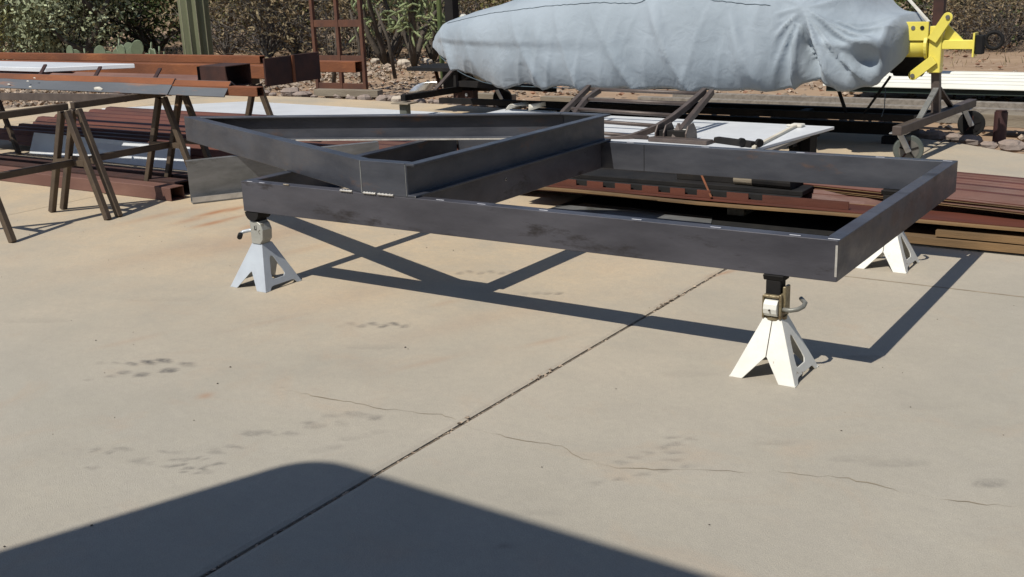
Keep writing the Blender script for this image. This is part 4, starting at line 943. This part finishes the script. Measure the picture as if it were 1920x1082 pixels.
MB().tube([V((1.98,4.83,.0015)),V((1.98,4.83,.20))],.042,20).build('can_body', M['bucket_red'], tc_); MB().tube([V((1.98,4.83,.2)),V((1.98,4.83,.21))],.036,20).build('lid', M['rust_dark'], tc_)
flat('bent_bar', (2.1,5.6,.10),(2.75,5.9,.24),.02,.02,'rust_dark','thin dark bar leaning up at the right picture edge','steel bar')
flat('bent_bar', (2.72,5.55,.05),(2.75,5.9,.24),.02,.02,'rust_dark','short upright dark bar crossing the thin leaning one','steel bar')

# ------------------------------------------------------------------ tall rusty rack
rk = thing('tall_rack', 'tall rusty open rack standing on the dirt behind the stock', 'rack', (-5.0,6.2,0))
XA, XB = -5.42, -4.72
for x in (XA, -5.06, XB): MB().beam((x,6.18,.001),(x,6.18,2.35),.042,.042,(0,1,0)).build('post', M['rack_rust'], rk, bevel=.003)
for z in (.06,.36,.74,1.08,1.5,1.9,2.33):
    MB().beam((XA+.022,6.18,z),(-5.082,6.18,z),.03,.075 if z<1.6 else .04).build('rail', M['rack_rust'], rk, bevel=.002)
    MB().beam((-5.038,6.18,z),(XB-.022,6.18,z),.03,.075 if z<1.6 else .04).build('rail', M['rack_rust'], rk, bevel=.002)
for x in (-5.24,-4.88):
    g = MB()
    for k in range(3): g.tube([(x-.035+k*.035,6.23,.42),(x-.035+k*.035,6.23,.70)],.0025,4)
    for k in range(5): g.tube([(x-.04,6.232,.44+k*.06),(x+.04,6.232,.44+k*.06)],.0025,4)
    g.build('wire_grid', M['timber'], rk)

# posts behind
def at_depth(px, dist): 
    d = fw + rt*((px-960)/F_PX) - up*((100-541)/F_PX); k = dist/V((d.x,d.y)).length; p = CP+d*k; return V((p.x,p.y,0))
p = at_depth(851,12.5); MB_ = MB().beam(p,p+V((0,0,2.6)),.11,.11,(0,1,0)).build('fence_post', M['black']); tagm(MB_,p); tag(MB_,'black square post rising behind the left end of the canvas cover','post')
p = at_depth(1756,11.0); MB_ = MB().beam(p,p+V((0,0,2.6)),.09,.09,(0,1,0)).build('fence_post', M['rust_dark']); tagm(MB_,p); tag(MB_,'brown post rising behind the yellow stand head','post')
p = at_depth(828,13.5); MB_ = MB().tube([p,p+V((0,0,2.6))],.03,8).build('thin_pole', M['leaf_dark']); tagm(MB_,p); tag(MB_,'thin green pole left of the black post','pole')

# ------------------------------------------------------------------ rocks and gravel
def near_concrete_edge(x): return float(np.interp(x, EDGE[0], EDGE[1]))
gm = MB(); rr_ = random.Random(3)
def dirt_z(x, y):
    if -8.6 < x < 14 and y < 7: return -.05
    return -.03
for i in range(4200):                              # gravel bed at far left
    x = rr_.uniform(-14,-6.3); y = rr_.uniform(2.5,9.5)
    if y < near_concrete_edge(x)+.05 if x > -9 else False: continue
    if x > -6.9 and y < 5.4: continue
    rockmesh(gm, (x,y,-.035+rr_.uniform(0,.03)), rr_.uniform(.02,.05), .7, rr_)
for i in range(3000):
    x = rr_.uniform(-9.5,-2.2); y = rr_.uniform(5.7,11)
    rockmesh(gm, (x,y,-.045+rr_.uniform(0,.03)+.03*max(0,(y-8)/3)), rr_.choice((.010,.015,.02,.035)), .6, rr_)
for i in range(1500):
    x = rr_.uniform(-1.5,5.5); y = rr_.uniform(4.9,10.5)
    if y < near_concrete_edge(x)+.08: continue
    rockmesh(gm, (x,y,-.05+rr_.uniform(0,.03)), rr_.choice((.012,.02,.035)), .7, rr_)
tag(gm.build('gravel', M['gravel']), 'tan gravel and small stones scattered over the dirt', kind='stuff')
g2m = MB()
for i in range(1400):
    x = rr_.uniform(-9.5,5.0); y = rr_.uniform(5.5,13)
    if y < near_concrete_edge(x)+.1: continue
    rockmesh(g2m, (x,y,-.04+rr_.uniform(0,.04)+.03*max(0,(y-8)/3)), rr_.choice((.012,.02,.035)), .5, rr_)
tag(g2m.build('stone_chips', M['stone_red']), 'rust coloured stone chips on the dirt', kind='stuff')
def rock(x, y, r, m_, label, z=-.02, group='loose rocks along the concrete edge', flat_=.6):
    m = MB(); rnd = random.Random(int(x*100+y*10)); n, k = 7, 5; c = V((x,y,z+r*.3)); base = len(m.v)
    for j in range(k+1):
        ph = -pi/2+pi*j/k
        for i in range(n):
            th = 2*pi*i/n; d = V((cos(ph)*cos(th), cos(ph)*sin(th), sin(ph)*flat_)); q = 1+.35*noise.noise(d*1.4+V((x*3,y*3,0)))+rnd.uniform(-.06,.06)
            m.v.append(c+V((d.x*r*1.25,d.y*r,d.z*r))*q)
    for j in range(k):
        for i in range(n): m.f.append((j*n+i, j*n+(i+1)%n, (j+1)*n+(i+1)%n, (j+1)*n+i))
    o = m.build('rock', M[m_]); tagm(o,(x,y,z)); return tag(o,label,'rock',group)
rr2 = random.Random(11)
ORD = 'first second third fourth fifth sixth seventh eighth ninth tenth eleventh twelfth thirteenth fourteenth fifteenth sixteenth seventeenth eighteenth nineteenth twentieth'.split()
ORD += ['twenty-'+q for q in 'first second third fourth fifth sixth seventh eighth ninth'.split()]+['thirtieth']
for i in range(30):
    x = -5.9+i*.135; 
    if -5.2 < x < -4.75: pass
    rock(x+rr2.uniform(-.04,.04), near_concrete_edge(x)+.10+rr2.uniform(-.01,.14), rr2.uniform(.035,.075), 'rock1' if rr2.random() < .7 else 'rock2', ORD[i]+' rock from the left in the row between concrete and timber edging')
for i in range(16):
    x = 1.25+i*.14; rock(x, near_concrete_edge(x)+.13+rr2.uniform(-.02,.16), rr2.uniform(.04,.08), 'rock1', ORD[i]+' rock from the left in the grey row behind the right casters')
for i in range(8):
    x = -.9+i*.29; rock(x, near_concrete_edge(x)+.12, rr2.uniform(.05,.10), 'rock1', ORD[i]+' rock from the left in the shaded row under the covered car')
for (px, py, r, l) in ((758,122,.055,'white rock lying left of the cholla trunks'),(735,118,.045,'smaller white rock lying just left of the bigger white one'),(800,118,.05,'white rock on the dirt near the cholla foot'),(705,118,.05,'pale rock seen just right of the tall rusty rack')):
    p = G(px, py); rock(p.x, p.y, r*1.6, 'rock2', l, 0.0, 'pale rocks on the dirt')
for (px, py, r, l) in ((225,176,.12,'flat dark rock pile on the concrete edge left'),(545,176,.10,'grey rock at the concrete corner left of the rusty rack'),(565,180,.08,'dark rock beside the left foot of the rusty rack')):
    p = G(px, py); rock(p.x, p.y, r, 'rock1', l, -.02, 'loose rocks along the concrete edge')

# ------------------------------------------------------------------ plants
def leafcloud(n, rx, ry, rz, size, rnd, clumps=14, asp=.45, shell=.0, cz=0, spread=.30):
    m = MB(); cs = []
    for i in range(clumps):
        d = V((rnd.gauss(0,1), rnd.gauss(0,1), rnd.gauss(0,1))).normalized()*rnd.uniform(.35,.95)
        cs.append((V((d.x*rx, d.y*ry, cz+d.z*rz)), rnd.uniform(.6,1.2)))
    for i in range(n):
        c, k = cs[rnd.randrange(clumps)]
        p = c+V((rnd.gauss(0,rx*spread*k), rnd.gauss(0,ry*spread*k), rnd.gauss(0,rz*spread*k)))
        if p.z < .02: p.z = abs(p.z)+.02
        a = V((rnd.gauss(0,1), rnd.gauss(0,1), rnd.gauss(0,.8))).normalized(); b = a.cross(V((rnd.gauss(0,1), rnd.gauss(0,1), rnd.gauss(0,1)))).normalized()
        s = size*rnd.uniform(.6,1.4)
        m.add([p-a*s, p-b*s*asp, p+a*s, p+b*s*asp], [(0,1,2,3)])
    return m
def branches(h, r, n, rnd, thick=.02, lean=.6, sub=3):
    m = MB()
    for i in range(n):
        a = rnd.random()*2*pi; k = rnd.uniform(.4,1)*lean; p = V((0,0,0)); pts = [p]; d = V((cos(a)*k, sin(a)*k, 1)).normalized(); L = h*rnd.uniform(.6,1)/6
        for j in range(6):
            d = (d+V((rnd.gauss(0,.18), rnd.gauss(0,.18), rnd.gauss(0,.1)))).normalized(); pts.append(pts[-1]+d*L)
        m.tube(pts, [thick*(1-.13*j) for j in range(7)], 5)
        for s in range(sub):
            b = pts[rnd.randrange(2,7)]; dd = V((rnd.gauss(0,1), rnd.gauss(0,1), rnd.gauss(.3,.6))).normalized(); q = [b]
            for j in range(4): dd = (dd+V((rnd.gauss(0,.25),)*3)).normalized() if False else (dd+V((rnd.gauss(0,.25),rnd.gauss(0,.25),rnd.gauss(0,.25)))).normalized(); q.append(q[-1]+dd*L*.7)
            m.tube(q, [thick*.42*(1-.18*j) for j in range(5)], 4)
    return m
PROTO = {}
def bush_proto(key, rx, rz, n, size, leafm, rnd, trunkm='twig', clumps=16, nb=9, thick=.014, spread=.30, asp=.45):
    t = thing('desert_shrub', 'x', 'shrub', (0,0,0))
    leafcloud(n, rx, rx, rz*.5, size, rnd, clumps, asp=asp, cz=rz*.55, spread=spread).build('foliage', M[leafm], t, local=True)
    branches(rz*.95, rx, nb, rnd, thick, .9, 5).build('branches', M[trunkm], t, local=True)
    PROTO[key] = [t, False]; return t
R_ = random.Random(21)
bush_proto('olive', .75, 1.5, 3200, .032, 'leaf_olive', R_)
bush_proto('dark', .8, 1.7, 3200, .034, 'leaf_dark', R_, 'bark', nb=7, thick=.025)
bush_proto('grey', .8, 1.4, 6500, .034, 'leaf_grey', R_, 'bark', clumps=22, spread=.24)
bush_proto('brown', .75, 1.2, 1500, .028, 'leaf_brown', R_, 'twig', nb=26, thick=.009)
def bush(key, px, dist, sc, label, group='desert shrubs behind the yard', rz=None):
    dist = dist*1.30 if dist < 18.6 else dist*1.2; sc = tuple(q*1.30 for q in sc) if isinstance(sc, tuple) else sc*1.30
    p = at_depth(px, dist); pr = PROTO[key]; sc = sc if isinstance(sc, tuple) else (sc, sc, sc); r = R_.random()*6.28 if rz is None else rz
    if not pr[1]:
        o = pr[0]; pr[1] = True; o.location = p; o.scale = sc; o.rotation_euler.z = r; o['label'] = label; o['group'] = group
    else: o = dup(pr[0], label, p, r, sc, group)
    return o
bush('grey', 95, 16.5, (1.15,1.15,1.25), 'rounded grey-green shrub above the left end of the stock')
bush('grey', 40, 18.5, .9, 'smaller grey-green shrub half hidden by the rounded one at the left')
bush('grey', 130, 15.8, 1.0, 'grey-green shrub lobe at the right side of the rounded one')
bush('olive', -10, 21, 1.5, 'olive shrub at the very left edge of the photo')
bush('dark', 285, 16.8, (1.1,1.1,1.0), 'lower dark green shrub in front of the one left of the saguaro')
bush('olive', 10, 16.2, 1.0, 'yellowish olive shrub low at the left picture edge')
bush('dark', 190, 22, 1.3, 'dark shrub behind the rounded grey-green one')
bush('dark', 300, 19, (1.3,1.3,1.25), 'dark green shrub left of the saguaro')
bush('dark', 262, 23, 1.1, 'dark shrub in the distance over the prickly pears')
bush('dark', 345, 21, 1.3, 'dark shrub directly left of the saguaro trunk')
bush('olive', 440, 16.5, 1.25, 'olive shrub just right of the saguaro')
bush('brown', 425, 14.6, .95, 'twiggy brown shrub at the right foot of the saguaro')
bush('olive', 520, 16.0, 1.35, 'olive yellow shrub above the dark end plate')
bush('brown', 500, 14.0, 1.05, 'twiggy brown shrub behind the end plate')
bush('brown', 560, 14.2, 1.0, 'twiggy brown shrub left of the tall rack')
bush('olive', 600, 15.6, 1.3, 'olive shrub behind the left bay of the tall rack')
bush('brown', 625, 13.4, .85, 'twiggy brown shrub low behind the tall rack')
bush('olive', 665, 15.4, 1.2, 'olive shrub behind the right bay of the tall rack')
bush('brown', 690, 13.6, .75, 'twiggy brown shrub at the right foot of the tall rack')
bush('dark', 725, 15.5, 1.0, 'dark shrub behind the left cholla stems')
bush('brown', 745, 13.6, .75, 'twiggy brown shrub among the cholla stems')
bush('brown', 810, 14.0, .8, 'twiggy brown shrub left of the canvas nose')
bush('olive', 780, 17.0, 1.1, 'olive shrub behind the right cholla')
bush('olive', 850, 18.0, 1.2, 'olive shrub behind the black post')
bush('brown', 880, 15.5, 1.0, 'twiggy brown shrub above the canvas nose')
bush('olive', 940, 17.5, 1.2, 'olive shrub peeking over the sloping canvas')
for i,(px,l) in enumerate(((1050,'left'),(1200,'centre left'),(1350,'centre'),(1500,'centre right'),(1620,'right'))):
    bush(('olive','dark')[i%2], px, 19, 1.2, f'shrub hidden behind the {l} of the canvas cover')
bush('dark', 1720, 14.5, .95, 'dark shrub directly behind the yellow stand head')
bush('olive', 1700, 16.5, 1.1, 'olive shrub between canvas and brown post')
bush('dark', 1800, 13.6, (1.0,1.0,.85), 'dark low shrub right of the brown post')
bush('olive', 1850, 14.6, 1.2, 'olive shrub near the upper right corner')
bush('brown', 1790, 12.6, .7, 'twiggy brown shrub behind the rear yellow arm')
bush('dark', 1900, 13.2, 1.0, 'dark shrub in the upper right corner')
bush('brown', 1880, 12.2, .6, 'twiggy brown shrub low in the upper right corner')
bush('brown', 1830, 12.4, .55, 'low twiggy brown shrub between the other right-hand shrubs')
# distant scrub: one mass
sm_ = MB(); rs_ = random.Random(5)
for i in range(95):
    px = rs_.uniform(-500,2500); dist = rs_.uniform(30,70)
    if 165 < px < 250 and dist > 22: continue
    c = at_depth(px, dist); k = rs_.uniform(1.2,2.4)
    lm = leafcloud(330, k, k, k*.55, .085, rs_, 7, cz=k*.6, spread=.34); sm_.add([v+c for v in lm.v], lm.f)
tag(sm_.build('distant_scrub', M['leaf_olive']), 'far-off desert scrub behind the yard', kind='stuff')
sm_ = MB()
for i in range(70):
    px = rs_.uniform(-500,2500); dist = rs_.uniform(29,60)
    if 165 < px < 250: continue
    c = at_depth(px, dist); k = rs_.uniform(1.2,2.2)
    lm = leafcloud(330, k, k, k*.55, .08, rs_, 7, cz=k*.6, spread=.34); sm_.add([v+c for v in lm.v], lm.f)
tag(sm_.build('distant_scrub', M['leaf_dark']), 'darker far-off desert scrub behind the yard', kind='stuff')
# dry grass and litter at bush feet
gr = MB()
for i in range(2600):
    p = at_depth(rs_.uniform(-60,2000), rs_.uniform(13.5,24)); 
    if p.y < near_concrete_edge(p.x)+1.2: continue
    k = rs_.uniform(.04,.13); a = V((rs_.gauss(0,.5),rs_.gauss(0,.5),1)).normalized()*k; b = V((rs_.gauss(0,1),rs_.gauss(0,1),0)).normalized()*.007
    gr.add([p-b, p+b, p+a], [(0,1,2)])
tag(gr.build('dry_grass', M['leaf_brown']), 'dry grass tufts on the dirt', kind='stuff')

# saguaro
sp = at_depth(373, 17.3)
sg = thing('saguaro', 'tall ribbed saguaro cactus trunk rising above the rusty stock', 'cactus', sp)
m = MB(); NR = 11; Rr = .21
for j in range(15):
    z = j*.33; rad = Rr*(1+.05*sin(j*.6)) * (1 if j < 13 else (.8 if j == 13 else .3))
    for k in range(NR*2):
        a = pi*k/NR; q = rad*(1.0 if k % 2 == 0 else .80); m.v.append(sp+V((cos(a)*q, sin(a)*q, z)))
for j in range(14):
    for k in range(NR*2): a = j*NR*2+k; b = j*NR*2+(k+1) % (NR*2); m.f.append((a,b,b+NR*2,a+NR*2))
m.build('ribbed_trunk', M['saguaro'], sg)
for k in range(0, NR*2, 2):
    a = pi*k/NR; MB().beam(sp+V((cos(a)*(Rr+.004),sin(a)*(Rr+.004),.05)), sp+V((cos(a)*(Rr*1.02+.004),sin(a)*(Rr*1.02+.004),3.9)),.012,.006).build('spine_row', M['spine'], sg)
# cholla
def cholla(px, dist, hgt, label, seed, npal=20):
    dist *= 1.30; hgt *= 1.25
    p = at_depth(px, dist); rnd = random.Random(seed); t = thing('cholla', label, 'cactus', p, 'cholla cacti by the rack')
    tr_ = MB(); jt = MB(); tips = []
    for i in range(5):
        a = rnd.random()*6.28; d = V((cos(a)*.45, sin(a)*.45, 1)).normalized(); pts = [p.copy()]
        for j in range(6): d = (d+V((rnd.gauss(0,.12),rnd.gauss(0,.12),0))).normalized(); pts.append(pts[-1]+d*hgt/7)
        tr_.tube(pts, [.045*(1-.09*j) for j in range(7)], 7); tips += pts[3:]
    tr_.build('trunk', M['bark'], t, smooth=True)
    for i in range(npal*4):
        b = tips[rnd.randrange(len(tips))]+V((rnd.gauss(0,.05),)*3); d = V((rnd.gauss(0,1),rnd.gauss(0,1),rnd.gauss(0,.8))).normalized()
        for j in range(rnd.randrange(1,4)):
            L = rnd.uniform(.08,.15); e = b+d*L; jt.tube([b,b.lerp(e,.3),b.lerp(e,.75),e],[.008,.016,.015,.006],6); b = e; d = (d+V((rnd.gauss(0,.5),rnd.gauss(0,.5),rnd.gauss(-.6,.4)))).normalized()
    # joints all carry fine spines
    n0 = len(jt.v)
    for i in range(3200):
        q = jt.v[rnd.randrange(n0)]; d = V((rnd.gauss(0,1),rnd.gauss(0,1),rnd.gauss(0,1))).normalized()*.034; s = d.cross(V((0,0,1))).normalized()*.003
        jt.add([q-s,q+s,q+d],[(0,1,2)])
    jt.build('jointed_branches', M['cholla'], t); return t
cholla(722, 12.6, 1.35, 'pale green cholla just right of the tall rack', 4, 26)
cholla(775, 12.2, 1.25, 'pale green cholla with drooping joints left of the black post', 8, 30)
cholla(812, 12.8, .85, 'smaller cholla closest to the canvas nose', 15, 16)
cholla(500, 17.0, 1.5, 'pale cholla far behind the dark end plate', 19, 18)
# leaning bare trunks
for i,(x0,y0,dx,D,l) in enumerate(((738,148,-28,13.9,'thin dark leaning stem right of the tall rack'),(676,150,-14,13.6,'short dark stem behind the right post of the tall rack'),(620,158,14,13.3,'thin forked stem between the rack posts'))):
    a = at_depth(x0, D); b = a+V((at_depth(x0+dx,D)-a)); b.z = .85
    mid = a.lerp(b,.5)+V((.05,0,.04)); o = MB().tube([a,mid,b],[.026,.020,.012],7).build('bare_stem', M['bark'], smooth=True); tagm(o,tuple(a)); tag(o,l,'plant stem','bare stems behind the rack')
# mesquite branch left
a = at_depth(165,20); mq = thing('mesquite_tree', 'dark mesquite with an arching low branch above the stock', 'tree', a)
def off(px, z, D=20): q = at_depth(px, D); return V((q.x,q.y,z))
MB().tube([off(165,0),off(163,.25),off(185,.50),off(205,.85),off(235,1.3)],[.07,.06,.05,.04,.02],8).build('trunk', M['bark'], mq, smooth=True)
MB().tube([off(178,.0),off(172,.22),off(140,.30),off(120,.42),off(95,.7)],[.06,.055,.045,.035,.015],8).build('limb', M['bark'], mq, smooth=True)
MB().tube([off(200,.75),off(165,1.05),off(150,1.4),off(155,1.9)],[.05,.045,.035,.02],8).build('limb', M['bark'], mq, smooth=True)
lm = leafcloud(2600,.9,.9,.35,.03,R_,14,cz=1.75); lm.v = [v+a for v in lm.v]; lm.build('crown', M['leaf_dark'], mq)
# prickly pears
def pear(px, dist, n, label, seed):
    dist *= 1.22; p = at_depth(px, dist); rnd = random.Random(seed); t = thing('prickly_pear', label, 'cactus', p, 'prickly pears above the stock')
    for i in range(n):
        c = p+V((rnd.gauss(0,.28),rnd.gauss(0,.2),rnd.uniform(.10,.34))); a = rnd.uniform(-.9,.9)-YAW*0; nx = V((sin(a),-cos(a),rnd.uniform(-.2,.3))).normalized()
        u_ = nx.cross(V((rnd.gauss(0,.3),0,1))).normalized(); v_ = u_.cross(nx); m = MB(); N_ = 14; rr = rnd.uniform(.09,.13); vs = []
        for k in range(N_): q = 2*pi*k/N_; vs.append(u_*cos(q)*rr*.8+v_*sin(q)*rr*1.1)
        m.add([c+w_*.93-nx*.012 for w_ in vs]+[c+w_ for w_ in vs]+[c+w_*.93+nx*.012 for w_ in vs],[tuple(range(N_)),tuple(range(2*N_,3*N_))]+[(b*N_+k,b*N_+(k+1)%N_,(b+1)*N_+(k+1)%N_,(b+1)*N_+k) for b in (0,1) for k in range(N_)])
        m.build('cactus_pad', M['pad'], t)
    return t
pear(215,14.6,9,'prickly pear left of the others, pads pale against the dirt',2)
pear(240,14.2,8,'prickly pear in the middle with upright pads',5)
pear(295,14.6,9,'prickly pear nearest the saguaro',9)
# far ground patches seen between the bushes: low adobe wall and pale board
p = at_depth(222, 33); 
o = MB().beam(p+V((-.9,-.5,.25)),p+V((.9,.5,.25)),.25,.5).build('adobe_block', M['stucco'], bevel=.02); tagm(o,p); tag(o,'small tan adobe wall far off between the shrubs','wall')
p = at_depth(232, 40)
o = MB().beam(p+V((-1.1,-.6,1.0)),p+V((1.1,.6,1.0)),.6,.35).build('pale_shed_roof', M['galv']); 
tagm(o,p); tag(o,'pale grey shed roof far off above the tan wall','roof')
for s_x in (-.8,.8):
    q = MB().beam(p+V((s_x,s_x*.55,0)),p+V((s_x,s_x*.55,.83)),.12,.12,(0,1,0)).build('shed_post', M['stucco']); q.data.transform(Matrix.Translation(-p)); q.parent = o
